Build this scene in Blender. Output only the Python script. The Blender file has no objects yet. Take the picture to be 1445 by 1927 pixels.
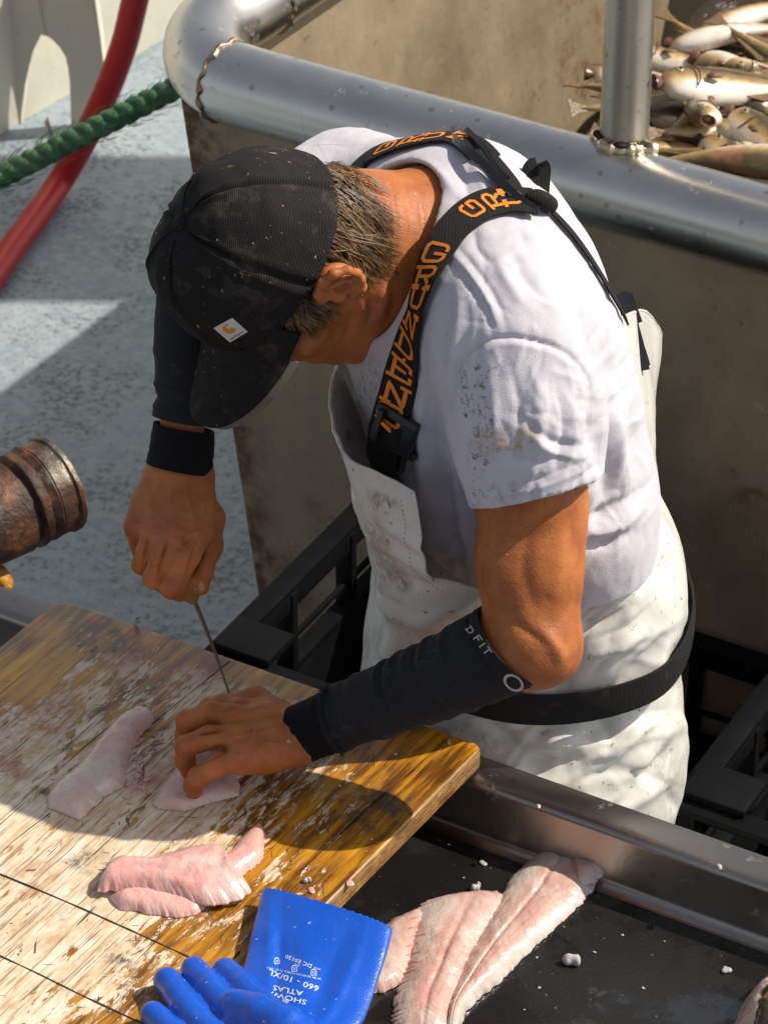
import bpy, bmesh, math, random
import numpy as np
from mathutils import Vector, Matrix, noise as mnoise
from mathutils.bvhtree import BVHTree

random.seed(7); np.random.seed(7)
SC = bpy.context.scene
COL = SC.collection
# ---------------------------------------------------------------- camera
TH = math.radians(35.0)            # the camera looks down by this much
FPX = 6500.0                       # focal length in photo pixels (photo 1445 x 1927)
D0 = 3.45                          # metres to the middle of the picture
ZREF = 1.10
AR = np.array([1.0, 0.0, 0.0])                              # right
AU = np.array([0.0, math.sin(TH), math.cos(TH)])            # up in the picture
AF = np.array([0.0, math.cos(TH), -math.sin(TH)])           # into the picture
CAM = np.array([0.0, 0.0, ZREF]) - AF * D0
cd = bpy.data.cameras.new('camera'); cam = bpy.data.objects.new('camera', cd); COL.objects.link(cam)
cam.location = CAM; cam.rotation_euler = (math.radians(90) - TH, 0, 0)
cd.sensor_fit = 'VERTICAL'; cd.sensor_height = 24.0; cd.lens = FPX / 1927.0 * 24.0
cd.clip_start = 0.1; cd.clip_end = 2000
cd.dof.use_dof = True; cd.dof.focus_distance = D0 - 0.22; cd.dof.aperture_fstop = 13.0
SC.camera = cam
# ---------------------------------------------------------------- light
SUN_DIR = np.array([0.70, 0.12, 0.74]); SUN_DIR /= np.linalg.norm(SUN_DIR)   # towards the sun
EL = math.asin(SUN_DIR[2]); AZ = math.atan2(SUN_DIR[0], SUN_DIR[1])           # azimuth from +Y towards +X
W = bpy.data.worlds.new('World'); SC.world = W; W.use_nodes = True
wn = W.node_tree.nodes; wl = W.node_tree.links
sky = wn.new('ShaderNodeTexSky'); sky.sky_type = 'NISHITA'; sky.sun_disc = False
sky.sun_elevation = EL; sky.sun_rotation = AZ; sky.air_density = 1.0; sky.dust_density = 2.0; sky.ozone_density = 1.0
bg = wn['Background']; bg.inputs['Strength'].default_value = 0.110
hs = wn.new('ShaderNodeHueSaturation'); hs.inputs['Saturation'].default_value = 0.42   # hazy white sky
wl.new(sky.outputs[0], hs.inputs['Color']); wl.new(hs.outputs[0], bg.inputs['Color'])
sd = bpy.data.lights.new('sun', 'SUN'); sun = bpy.data.objects.new('sun', sd); COL.objects.link(sun)
sd.energy = 5.0; sd.angle = math.radians(0.5); sd.color = (1.0, 0.92, 0.79)
sun.rotation_euler = Vector(-SUN_DIR).to_track_quat('-Z', 'Y').to_euler()
sun.location = (3, -1, 6)
SC.view_settings.view_transform = 'Standard'; SC.view_settings.look = 'None'
SC.view_settings.exposure = 0.06; SC.view_settings.gamma = 1.0
# ---------------------------------------------------------------- picture <-> place
def nrm(v):
    v = np.asarray(v, float); return v / (np.linalg.norm(v, axis=-1, keepdims=True) + 1e-12)
def ray(px, py):
    return AF + (px - 722.5) / FPX * AR - (py - 963.5) / FPX * AU
def P(px, py, d=0.0):
    return CAM + (D0 + d) * ray(px, py)
def PZ(px, py, z):
    r = ray(px, py); return CAM + r * ((z - CAM[2]) / r[2])
def PP(px, py, q, n):
    r = ray(px, py); return CAM + r * (np.dot(np.asarray(q) - CAM, n) / np.dot(r, n))
def proj(V):
    q = np.asarray(V, float) - CAM
    t = q @ AF
    return np.stack([722.5 + FPX * (q @ AR) / t, 963.5 - FPX * (q @ AU) / t, t - D0], -1)
def SCL(d=0.0): return FPX / (D0 + d)      # pixels per metre
# ---------------------------------------------------------------- objects
def link(o, parent=None, rootloc=None):
    COL.objects.link(o)
    if parent is not None:
        o.parent = parent
        p = parent
        o.matrix_parent_inverse = world_of(parent).inverted()
    return o
def world_of(o):
    m = Matrix.LocRotScale(o.location, o.rotation_euler, o.scale)
    if o.parent is not None:
        m = world_of(o.parent) @ o.matrix_parent_inverse @ m
    return m
def tag(o, label=None, cat=None, group=None, kind=None):
    if label: o['label'] = label
    if cat: o['category'] = cat
    if group: o['group'] = group
    if kind: o['kind'] = kind
    return o
def thing(name, label, cat, loc, group=None, rot=(0, 0, 0)):
    o = bpy.data.objects.new(name, None); COL.objects.link(o)
    o.location = loc; o.rotation_euler = rot; o.empty_display_size = 0.05
    return tag(o, label, cat, group)
def mesh(name, V, F, mat, parent=None, smooth=True, mats=None, fm=None, uv=None):
    me = bpy.data.meshes.new(name)
    V = np.asarray(V, float)
    me.from_pydata([tuple(v) for v in V], [], [tuple(int(i) for i in f) for f in F])
    me.validate(); me.update()
    for m in (mats or [mat]): me.materials.append(m)
    if fm is not None: me.polygons.foreach_set('material_index', list(fm))
    if smooth: me.polygons.foreach_set('use_smooth', [True] * len(me.polygons))
    if uv is not None:
        l = me.uv_layers.new(name='UVMap')
        vi = np.zeros(len(me.loops), int); me.loops.foreach_get('vertex_index', vi)
        l.data.foreach_set('uv', np.asarray(uv, float)[vi].ravel())
    o = bpy.data.objects.new(name, me)
    return link(o, parent)
def auto_smooth(o, ang=35):
    bm = bmesh.new(); bm.from_mesh(o.data)
    for e in bm.edges:
        if len(e.link_faces) == 2 and e.calc_face_angle(0) > math.radians(ang): e.smooth = False
    bm.to_mesh(o.data); bm.free()
    return o
def fixn(o):
    bm = bmesh.new(); bm.from_mesh(o.data); bmesh.ops.recalc_face_normals(bm, faces=bm.faces); bm.to_mesh(o.data); bm.free(); return o
class MB:
    """collects shapes into one mesh"""
    def __init__(s): s.V = []; s.F = []; s.M = []; s.mi = 0
    def add(s, V, F):
        b = len(s.V); s.V += [tuple(v) for v in V]; s.F += [tuple(i + b for i in f) for f in F]; s.M += [s.mi] * len(F)
    def box(s, c, ax, ay, az, hx, hy, hz):
        c = np.asarray(c, float); ax, ay, az = map(np.asarray, (ax, ay, az))
        V = [c + sx*hx*ax + sy*hy*ay + sz*hz*az for sz in (-1, 1) for sy in (-1, 1) for sx in (-1, 1)]
        s.add(V, [(0,2,3,1),(4,5,7,6),(0,1,5,4),(2,6,7,3),(0,4,6,2),(1,3,7,5)])
    def tube(s, pts, r, n=16, cap=True, up=None):
        V, F = tube(pts, r, n, cap, up); s.add(V, F)
    def build(s, name, mat, parent=None, smooth=True, bevel=0, seg=2, mats=None, ang=35):
        o = mesh(name, s.V, s.F, mat, parent, smooth, mats, s.M if mats else None)
        fixn(o)
        if bevel:
            bm = bmesh.new(); bm.from_mesh(o.data)
            ed = [e for e in bm.edges if len(e.link_faces) == 2 and e.calc_face_angle(0) > math.radians(30)]
            bmesh.ops.bevel(bm, geom=ed, offset=bevel, segments=seg, affect='EDGES', profile=0.6)
            bm.to_mesh(o.data); bm.free()
            o.data.polygons.foreach_set('use_smooth', [True] * len(o.data.polygons))
            auto_smooth(o, 40)
        elif smooth: auto_smooth(o, ang)
        return o
def cr(pts, n):
    """Catmull-Rom through pts, n samples, even in arc length"""
    p = np.asarray(pts, float)
    if len(p) == 2: return p[0] + (p[1] - p[0]) * np.linspace(0, 1, n)[:, None]
    q = np.vstack([2*p[0] - p[1], p, 2*p[-1] - p[-2]])
    out = []
    for i in range(len(p) - 1):
        t = np.linspace(0, 1, 24, endpoint=False)[:, None]
        a, b, c, d = q[i], q[i+1], q[i+2], q[i+3]
        out.append(0.5 * (2*b + (c - a)*t + (2*a - 5*b + 4*c - d)*t**2 + (3*b - a - 3*c + d)*t**3))
    out = np.vstack(out + [p[-1:]])
    s = np.concatenate([[0], np.cumsum(np.linalg.norm(np.diff(out, axis=0), axis=1))])
    u = np.linspace(0, s[-1], n)
    return np.stack([np.interp(u, s, out[:, k]) for k in range(out.shape[1])], 1)
def frames(pts, up=None):
    p = np.asarray(pts, float); T = nrm(np.gradient(p, axis=0))
    u = np.asarray(up if up is not None else (0, 0, 1.0)); 
    if abs(np.dot(u, T[0])) > 0.95: u = np.array([1.0, 0.3, 0])
    A = []; a = nrm(u - T[0]*np.dot(u, T[0]))
    for t in T:
        a = nrm(a - t*np.dot(a, t)); A.append(a)
    A = np.array(A); return T, A, np.cross(T, A)
def tube(pts, r, n=16, cap=True, up=None, ell=1.0):
    p = np.asarray(pts, float); m = len(p); r = np.broadcast_to(np.asarray(r, float), (m,))
    T, A, B = frames(p, up)
    th = np.linspace(0, 2*math.pi, n, endpoint=False)
    V = (p[:, None] + r[:, None, None]*(np.cos(th)[None, :, None]*A[:, None] + ell*np.sin(th)[None, :, None]*B[:, None])).reshape(-1, 3)
    F = [(i*n + j, i*n + (j+1) % n, (i+1)*n + (j+1) % n, (i+1)*n + j) for i in range(m-1) for j in range(n)]
    V = list(V)
    if cap:
        V.append(p[0]); V.append(p[-1]); k = len(V)
        F += [(k-2, (j+1) % n, j) for j in range(n)] + [(k-1, (m-1)*n + j, (m-1)*n + (j+1) % n) for j in range(n)]
    return V, F
def grid_faces(nu, nv, wrap=False):
    F = []
    for i in range(nu - 1):
        for j in range(nv if wrap else nv - 1):
            F.append((i*nv + j, i*nv + (j+1) % nv, (i+1)*nv + (j+1) % nv, (i+1)*nv + j))
    return F
def crgrid(G, nu, nv):
    """smooth a small control grid (rows x cols x 3) to nu x nv"""
    G = np.asarray(G, float)
    R = np.stack([cr(g, nv) for g in G])
    return np.stack([cr(R[:, j], nu) for j in range(nv)], 1)
def sheet(name, G, mat, parent=None, thick=0.002, uv=True):
    """a cloth sheet from an nu x nv grid of points with real thickness"""
    G = np.asarray(G, float); nu, nv = G.shape[:2]
    du = np.gradient(G, axis=0); dv = np.gradient(G, axis=1); N = nrm(np.cross(du, dv))
    A = (G + N*thick/2).reshape(-1, 3); B = (G - N*thick/2).reshape(-1, 3); n = nu*nv
    F = grid_faces(nu, nv); F2 = [tuple(n + i for i in f[::-1]) for f in F]
    b = [(i*nv) for i in range(nu)]; e = [(i*nv + nv-1) for i in range(nu)]; t = list(range(nv)); l = [(nu-1)*nv + j for j in range(nv)]
    S = []
    for s, fl in ((b, 0), (e, 1), (t, 1), (l, 0)):
        for x, y in zip(s[:-1], s[1:]):
            S.append((x, y, y+n, x+n) if fl else (y, x, x+n, y+n))
    uu, vv = np.meshgrid(np.linspace(0, 1, nu), np.linspace(0, 1, nv), indexing='ij')
    U = np.stack([uu.ravel(), vv.ravel()], 1)
    o = mesh(name, np.vstack([A, B]), F + F2 + S, mat, parent, uv=np.vstack([U, U]))
    return auto_smooth(fixn(o), 60)
# ---------------------------------------------------------------- noise for modelling
def n3(V, scale=1.0, seed=0.0, oct=1):
    V = np.asarray(V, float)*scale + seed*17.3
    return np.array([mnoise.fractal(Vector(v), 1.0, 2.0, oct) if oct > 1 else mnoise.noise(Vector(v)) for v in V])
# ---------------------------------------------------------------- materials
class NT:
    def __init__(s, name):
        s.m = bpy.data.materials.new(name); s.m.use_nodes = True
        s.t = s.m.node_tree; s.b = s.t.nodes['Principled BSDF']; s.out = s.t.nodes['Material Output']
    def n(s, typ, **kw):
        x = s.t.nodes.new(typ)
        for k, v in kw.items(): setattr(x, k, v)
        return x
    def set(s, inp, v):
        if hasattr(v, 'is_linked') or isinstance(v, bpy.types.NodeSocket): s.t.links.new(v, inp)
        elif isinstance(v, (tuple, list)) and len(v) == 3 and inp.type == 'RGBA': inp.default_value = (*v, 1)
        else: inp.default_value = v
    def B(s, **kw):
        for k, v in kw.items(): s.set(s.b.inputs[k.replace('_', ' ')], v)
        return s.m
    def obj(s, sc=(1, 1, 1), rot=(0, 0, 0), loc=(0, 0, 0), kind='Object'):
        c = s.n('ShaderNodeTexCoord'); m = s.n('ShaderNodeMapping')
        s.t.links.new(c.outputs[kind], m.inputs[0]); m.inputs['Scale'].default_value = sc; m.inputs['Rotation'].default_value = rot; m.inputs['Location'].default_value = loc
        return m.outputs[0]
    def noise(s, scale, detail=4, rough=0.55, vec=None, dist=0.0):
        x = s.n('ShaderNodeTexNoise'); x.inputs['Scale'].default_value = scale; x.inputs['Detail'].default_value = detail
        x.inputs['Roughness'].default_value = rough; x.inputs['Distortion'].default_value = dist
        s.t.links.new(vec if vec is not None else s.obj(), x.inputs['Vector'])
        return x.outputs[0]
    def vor(s, scale, vec=None, feat='F1', rnd=1.0):
        x = s.n('ShaderNodeTexVoronoi', feature=feat); x.inputs['Scale'].default_value = scale; x.inputs['Randomness'].default_value = rnd
        s.t.links.new(vec if vec is not None else s.obj(), x.inputs['Vector'])
        return x.outputs[0]
    def wave(s, scale, vec=None, dist=0.0, detail=2, dscale=1.0, dir='X', prof='SIN'):
        x = s.n('ShaderNodeTexWave', bands_direction=dir, wave_profile=prof); x.inputs['Scale'].default_value = scale
        x.inputs['Distortion'].default_value = dist; x.inputs['Detail'].default_value = detail; x.inputs['Detail Scale'].default_value = dscale
        s.t.links.new(vec if vec is not None else s.obj(), x.inputs['Vector'])
        return x.outputs[1]
    def ramp(s, fac, stops, interp='LINEAR'):
        x = s.n('ShaderNodeValToRGB'); e = x.color_ramp; e.interpolation = interp
        while len(e.elements) < len(stops): e.elements.new(0.5)
        for k, (p, c) in zip(e.elements, stops):
            k.position = p; k.color = (c, c, c, 1) if isinstance(c, (int, float)) else (*c, 1)
        s.set(x.inputs[0], fac); return x.outputs[0]
    def mix(s, fac, a, b, blend='MIX'):
        x = s.n('ShaderNodeMix', data_type='RGBA', blend_type=blend)
        s.set(x.inputs[0], fac); s.set(x.inputs[6], a); s.set(x.inputs[7], b); return x.outputs[2]
    def math(s, op, a, b=0.0, clamp=False):
        x = s.n('ShaderNodeMath', operation=op, use_clamp=clamp); s.set(x.inputs[0], a); s.set(x.inputs[1], b); return x.outputs[0]
    def sep(s, vec):
        x = s.n('ShaderNodeSeparateXYZ'); s.t.links.new(vec, x.inputs[0]); return x.outputs
    def near(s, pts):
        """1 at given places, fading to 0 at their radius"""
        c = s.n('ShaderNodeTexCoord'); out = None
        for p, r in pts:
            d = s.n('ShaderNodeVectorMath', operation='DISTANCE'); s.t.links.new(c.outputs['Object'], d.inputs[0]); d.inputs[1].default_value = tuple(p)
            q = s.math('SUBTRACT', 1.0, s.math('DIVIDE', d.outputs['Value'], r), True); out = q if out is None else s.math('MAXIMUM', out, q)
        return out
    def attr(s, name):
        x = s.n('ShaderNodeAttribute'); x.attribute_name = name; return x.outputs['Fac']
    def bump(s, h, strength=0.3, dist=0.001, norm=None):
        x = s.n('ShaderNodeBump'); x.inputs['Strength'].default_value = strength; x.inputs['Distance'].default_value = dist
        s.set(x.inputs['Height'], h)
        if norm is not None: s.set(x.inputs['Normal'], norm)
        return x.outputs[0]
# ================================================================ materials
def m_plain(name, col, rough=0.5, metal=0.0, bs=60, bst=0.15, bd=0.001, var=0.15, **kw):
    t = NT(name); f = t.noise(bs*0.25, 5, 0.6)
    c = t.mix(f, tuple(x*(1-var) for x in col), tuple(min(1, x*(1+var)) for x in col))
    return t.B(Base_Color=c, Roughness=rough, Metallic=metal, Normal=t.bump(t.noise(bs, 5, 0.6), bst, bd), **kw)

def m_deck():
    t = NT('deck paint'); v = t.obj()
    a = t.noise(3.0, 6, 0.65, v); b = t.noise(38, 4, 0.7, v); c = t.noise(150, 3, 0.7, v)
    col = t.mix(t.ramp(a, [(0.35, 0), (0.65, 1)]), (0.20, 0.255, 0.30), (0.30, 0.36, 0.405))
    col = t.mix(t.ramp(b, [(0.42, 0), (0.68, 1)]), col, (0.34, 0.40, 0.435))
    sp = t.ramp(t.math('MULTIPLY', t.noise(75, 4, 0.75, v), t.ramp(t.noise(7, 4, 0.6, v), [(0.3, 0.75), (0.7, 1.15)])), [(0.50, 0), (0.60, 1)])
    col = t.mix(t.math('MULTIPLY', sp, 0.75), col, (0.085, 0.105, 0.11))
    rust = t.ramp(t.noise(17, 5, 0.7, t.obj(loc=(3, 1, 2))), [(0.70, 0), (0.76, 1)])
    col = t.mix(t.math('MULTIPLY', rust, 0.6), col, (0.14, 0.07, 0.035))
    return t.B(Base_Color=col, Roughness=t.ramp(a, [(0.3, 0.5), (0.7, 0.75)]), Normal=t.bump(t.math('ADD', b, t.math('MULTIPLY', c, 0.6)), 0.7, 0.004))

def m_cream():
    t = NT('cream paint'); v = t.obj()
    a = t.noise(5, 6, 0.65, v); col = t.mix(a, (0.60, 0.57, 0.47), (0.74, 0.71, 0.60))
    sp = t.ramp(t.noise(60, 4, 0.7, v), [(0.66, 0), (0.72, 1)])
    col = t.mix(t.math('MULTIPLY', sp, 0.6), col, (0.2, 0.15, 0.1))
    dirt = t.ramp(t.noise(9, 5, 0.7, t.obj(sc=(1, 1, 0.3))), [(0.5, 0), (0.75, 1)])
    col = t.mix(t.math('MULTIPLY', dirt, 0.3), col, (0.36, 0.32, 0.24))
    return t.B(Base_Color=col, Roughness=0.5, Normal=t.bump(t.noise(30, 5, 0.6, v), 0.4, 0.004))

def m_steel(name='brushed steel', col=(0.60, 0.59, 0.56), rough=0.34, axis='X', grime=0.5):
    t = NT(name); sc = {'X': (3, 200, 200), 'Y': (200, 3, 200), 'Z': (200, 200, 3), 'N': (60, 60, 60)}[axis]
    v = t.obj(); br = t.noise(1.0, 4, 0.6, t.obj(sc=sc)); a = t.noise(7, 6, 0.65, v)
    c = t.mix(a, tuple(x*0.78 for x in col), tuple(min(1, x*1.15) for x in col))
    sp = t.ramp(t.noise(45, 5, 0.7, v), [(0.62, 0), (0.70, 1)])
    c = t.mix(t.math('MULTIPLY', sp, grime), c, (0.16, 0.12, 0.08))
    sp2 = t.ramp(t.vor(34, t.obj(loc=(1, 2, 3))), [(0.10, 1), (0.17, 0)])
    c = t.mix(t.math('MULTIPLY', sp2, grime*0.9), c, (0.10, 0.075, 0.05))
    r = t.math('ADD', t.math('MULTIPLY', a, 0.22), rough - 0.09)
    met = t.math('SUBTRACT', 1.0, t.math('MULTIPLY', sp, grime), True)
    return t.B(Base_Color=c, Metallic=met, Roughness=t.math('ADD', r, t.math('MULTIPLY', sp, 0.3)), Normal=t.bump(t.math('ADD', br, t.math('MULTIPLY', a, 0.6)), 0.12, 0.002))

def m_binwall():
    t = NT('stained steel sheet'); v = t.obj()
    a = t.noise(4.5, 7, 0.68, v); st = t.noise(1.0, 5, 0.65, t.obj(sc=(16, 16, 1.6)))
    c = t.mix(t.ramp(a, [(0.3, 0), (0.7, 1)]), (0.20, 0.152, 0.088), (0.36, 0.288, 0.185))
    c = t.mix(t.math('MULTIPLY', t.ramp(st, [(0.45, 0), (0.75, 1)]), 0.45), c, (0.20, 0.155, 0.10))
    ru = t.ramp(t.math('MULTIPLY', t.noise(14, 6, 0.7, v), t.noise(2.0, 3, 0.5, t.obj(loc=(4, 4, 1)))), [(0.31, 0), (0.38, 1)])
    c = t.mix(t.math('MULTIPLY', ru, 0.75), c, (0.15, 0.065, 0.02))
    eg = t.math('MULTIPLY', t.ramp(t.near(BINEDGE), [(0.0, 0), (0.75, 1)]), t.ramp(t.noise(26, 6, 0.72, t.obj(loc=(2, 7, 3))), [(0.36, 0), (0.58, 1)]))
    c = t.mix(eg, c, t.mix(t.noise(40, 4, 0.6, v), (0.03, 0.016, 0.008), (0.17, 0.070, 0.018)))
    sp = t.ramp(t.noise(55, 5, 0.7, v), [(0.64, 0), (0.70, 1)])
    c = t.mix(t.math('MULTIPLY', sp, 0.7), c, (0.10, 0.075, 0.045))
    wh = t.ramp(t.noise(26, 5, 0.7, t.obj(loc=(9, 2, 5))), [(0.66, 0), (0.74, 1)])
    c = t.mix(t.math('MULTIPLY', wh, 0.45), c, (0.62, 0.57, 0.46))
    return t.B(Base_Color=c, Metallic=0.25, Roughness=t.ramp(a, [(0.3, 0.45), (0.7, 0.7)]), Normal=t.bump(t.math('ADD', a, t.math('MULTIPLY', t.noise(90, 4, 0.6, v), 0.4)), 0.3, 0.006))

def m_rust(name='rusted iron'):
    t = NT(name); v = t.obj(); a = t.noise(28, 7, 0.7, v); b = t.noise(9, 5, 0.6, v)
    c = t.ramp(a, [(0.3, (0.012, 0.008, 0.006)), (0.5, (0.060, 0.026, 0.013)), (0.62, (0.17, 0.065, 0.022)), (0.75, (0.38, 0.20, 0.07))])
    c = t.mix(t.ramp(b, [(0.52, 0), (0.66, 1)]), c, (0.22, 0.20, 0.17))
    return t.B(Base_Color=c, Metallic=t.ramp(b, [(0.50, 0.05), (0.66, 0.8)]), Roughness=t.ramp(b, [(0.4, 0.6), (0.7, 0.3)]), Normal=t.bump(a, 0.8, 0.006))

def m_board(gx, gy):
    """worn chopping board: gx across the grain, gy along the grain are world directions"""
    t = NT('worn painted plywood')
    ang = math.atan2(gy[1], gy[0]) - math.pi/2        # turn so that Y runs along the grain
    c0 = t.n('ShaderNodeTexCoord')
    def mp(sc, loc=(0, 0, 0)):
        m1 = t.n('ShaderNodeMapping'); t.t.links.new(c0.outputs['Object'], m1.inputs[0]); m1.inputs['Rotation'].default_value = (0, 0, -ang)
        m2 = t.n('ShaderNodeMapping'); t.t.links.new(m1.outputs[0], m2.inputs[0]); m2.inputs['Scale'].default_value = sc; m2.inputs['Location'].default_value = loc
        return m2.outputs[0]
    v = t.obj()
    grain = t.noise(1.0, 6, 0.65, mp((120, 9, 40)), 0.4)
    fine = t.noise(1.0, 4, 0.7, mp((420, 30, 100)), 0.2)
    big = t.noise(5.5, 5, 0.6, v); big2 = t.noise(11, 5, 0.65, t.obj(loc=(2, 5, 1)))
    wood = t.ramp(t.math('ADD', t.math('MULTIPLY', grain, 0.5), t.math('MULTIPLY', big, 0.5)), [(0.34, (0.035, 0.012, 0.002)), (0.45, (0.16, 0.058, 0.005)), (0.54, (0.50, 0.215, 0.009)), (0.66, (0.74, 0.40, 0.022))])
    # bare, whitened wood where the varnish is worn through, in streaks along the grain
    sx = t.sep(mp((1, 1, 1)))
    wear = t.math('ADD', t.math('MULTIPLY', t.noise(1.0, 9, 0.80, mp((110, 26, 30), (3, 1, 0)), 0.4), 0.95), t.math('MULTIPLY', big2, 0.35))
    # wear: the varnish survives along the right hand end and the far edge
    ex = t.n('ShaderNodeMapRange'); t.set(ex.inputs[0], t.math('ADD', sx[0], t.math('MULTIPLY', t.math('SUBTRACT', big, 0.5), 0.10))); ex.inputs[1].default_value = BOARD_X[0]; ex.inputs[2].default_value = BOARD_X[1]
    ey = t.n('ShaderNodeMapRange'); t.set(ey.inputs[0], t.math('ADD', sx[1], t.math('MULTIPLY', t.math('SUBTRACT', big, 0.5), 0.08))); ey.inputs[1].default_value = BOARD_Y[0]; ey.inputs[2].default_value = BOARD_Y[1]
    e1 = t.ramp(ex.outputs[0], [(0.0, 0.30), (0.08, 0.42), (0.25, 0.56), (0.62, 0.58), (0.80, 0.44), (0.93, 0.30), (1.0, 0.26)])
    e2 = t.ramp(ey.outputs[0], [(0.0, 0.30), (0.06, 0.40), (0.20, 0.50), (0.55, 0.50), (0.85, 0.58), (1.0, 0.60)])
    wear = t.math('ADD', wear, t.math('SUBTRACT', t.math('MULTIPLY', t.math('ADD', e1, e2), 0.62), 0.632))
    wm = t.ramp(wear, [(0.645, 0), (0.655, 0.95), (0.70, 1)])
    bare = t.ramp(t.noise(1.0, 5, 0.7, mp((60, 30, 30), (7, 0, 0))), [(0.3, (0.56, 0.38, 0.22)), (0.5, (0.77, 0.64, 0.47)), (0.7, (0.85, 0.78, 0.66))])
    s1_ = t.ramp(t.noise(1.0, 5, 0.7, mp((150, 13, 1), (4, 4, 0)), 0.3), [(0.48, 0), (0.60, 1)])
    bare = t.mix(t.math('MULTIPLY', s1_, 0.38), bare, (0.50, 0.27, 0.07))
    s2_ = t.ramp(t.noise(1.0, 4, 0.65, mp((300, 11, 1), (2, 7, 0)), 0.4), [(0.55, 0), (0.61, 1)])
    bare = t.mix(t.math('MULTIPLY', s2_, 0.62), bare, (0.17, 0.075, 0.02))
    c = t.mix(wm, wood, bare)
    # knife cuts, mostly along the grain with a few across
    k1 = t.ramp(t.noise(1.0, 2, 0.5, mp((240, 7, 1), (1, 4, 0)), 0.6), [(0.685, 0), (0.70, 1)])
    k2 = t.ramp(t.noise(1.0, 2, 0.5, t.obj(sc=(30, 190, 1), rot=(0, 0, 0.9)), 0.8), [(0.71, 0), (0.725, 1)])
    k3 = t.ramp(t.noise(1.0, 2, 0.5, t.obj(sc=(170, 22, 1), rot=(0, 0, 0.2), loc=(5, 1, 0)), 0.8), [(0.72, 0), (0.735, 1)])
    kk = t.math('MAXIMUM', k1, t.math('MAXIMUM', k2, k3))
    c = t.mix(t.math('MULTIPLY', kk, 0.85), c, (0.06, 0.025, 0.01))
    # dirt, grey-black soaking, blood
    dk = t.ramp(t.noise(13, 6, 0.72, t.obj(loc=(8, 3, 0))), [(0.60, 0), (0.74, 1)])
    c = t.mix(t.math('MULTIPLY', dk, 0.45), c, (0.07, 0.035, 0.012))
    bl = t.math('MULTIPLY', t.ramp(t.noise(34, 6, 0.75, t.obj(loc=(1, 9, 0))), [(0.42, 0), (0.60, 1)]), t.ramp(t.near(BLOODS), [(0.0, 0), (0.6, 1)]))
    c = t.mix(t.math('MULTIPLY', bl, 0.55), c, (0.38, 0.075, 0.055))
    gk = t.math('MULTIPLY', t.ramp(t.near(SOAKS), [(0.0, 0), (0.5, 1)]), t.ramp(t.noise(40, 6, 0.75, t.obj(loc=(4, 2, 0))), [(0.45, 0), (0.58, 1)]))
    c = t.mix(t.math('MULTIPLY', gk, 0.8), c, (0.05, 0.035, 0.025))
    h = t.math('ADD', t.math('MULTIPLY', grain, 0.5), t.math('SUBTRACT', t.math('MULTIPLY', wm, -0.5), t.math('MULTIPLY', kk, 0.8)))
    r = t.math('ADD', t.math('MULTIPLY', wm, 0.28), t.math('ADD', 0.22, t.math('MULTIPLY', big2, 0.25)))
    return t.B(Base_Color=c, Roughness=r, Coat_Weight=t.math('SUBTRACT', 0.35, t.math('MULTIPLY', wm, 0.3)), Coat_Roughness=0.15, Normal=t.bump(t.math('ADD', h, t.math('MULTIPLY', fine, 0.3)), 0.6, 0.0016))

def m_boardedge():
    t = NT('plywood edge'); g = t.noise(1.0, 5, 0.7, t.obj(sc=(30, 30, 420)))
    f = t.noise(60, 5, 0.7)
    c = t.ramp(t.math('ADD', t.math('MULTIPLY', g, 0.55), t.math('MULTIPLY', f, 0.45)), [(0.35, (0.05, 0.02, 0.006)), (0.5, (0.26, 0.12, 0.02)), (0.65, (0.50, 0.30, 0.09))])
    return t.B(Base_Color=c, Roughness=0.4, Normal=t.bump(g, 0.9, 0.003))

def m_mat():
    t = NT('wet black rubber'); v = t.obj(); a = t.noise(9, 6, 0.65, v); w = t.ramp(t.noise(7, 6, 0.7, t.obj(loc=(2, 2, 2))), [(0.46, 0), (0.52, 1)])
    c = t.mix(a, (0.005, 0.005, 0.006), (0.016, 0.015, 0.014))
    sp = t.ramp(t.noise(170, 3, 0.6, v), [(0.70, 0), (0.74, 1)])
    c = t.mix(t.math('MULTIPLY', sp, 0.5), c, (0.25, 0.25, 0.24))
    r = t.mix(w, (0.45, 0.45, 0.45), (0.16, 0.16, 0.16))
    return t.B(Base_Color=c, Roughness=r, Specular_IOR_Level=0.35, Coat_Weight=w, Coat_Roughness=0.06, Normal=t.bump(t.math('ADD', t.noise(45, 5, 0.7, v), t.noise(260, 3, 0.6, v)), 0.25, 0.002))

def m_blackplastic():
    t = NT('black crate plastic'); v = t.obj(); a = t.noise(20, 6, 0.65, v)
    c = t.mix(a, (0.003, 0.0032, 0.0035), (0.008, 0.008, 0.009))
    sp = t.ramp(t.noise(130, 4, 0.7, v), [(0.68, 0), (0.74, 1)])
    c = t.mix(t.math('MULTIPLY', sp, 0.3), c, (0.2, 0.2, 0.19))
    return t.B(Base_Color=c, Roughness=t.ramp(a, [(0.3, 0.38), (0.7, 0.6)]), Specular_IOR_Level=0.10, Normal=t.bump(t.noise(120, 5, 0.65, v), 0.35, 0.0015))

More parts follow.
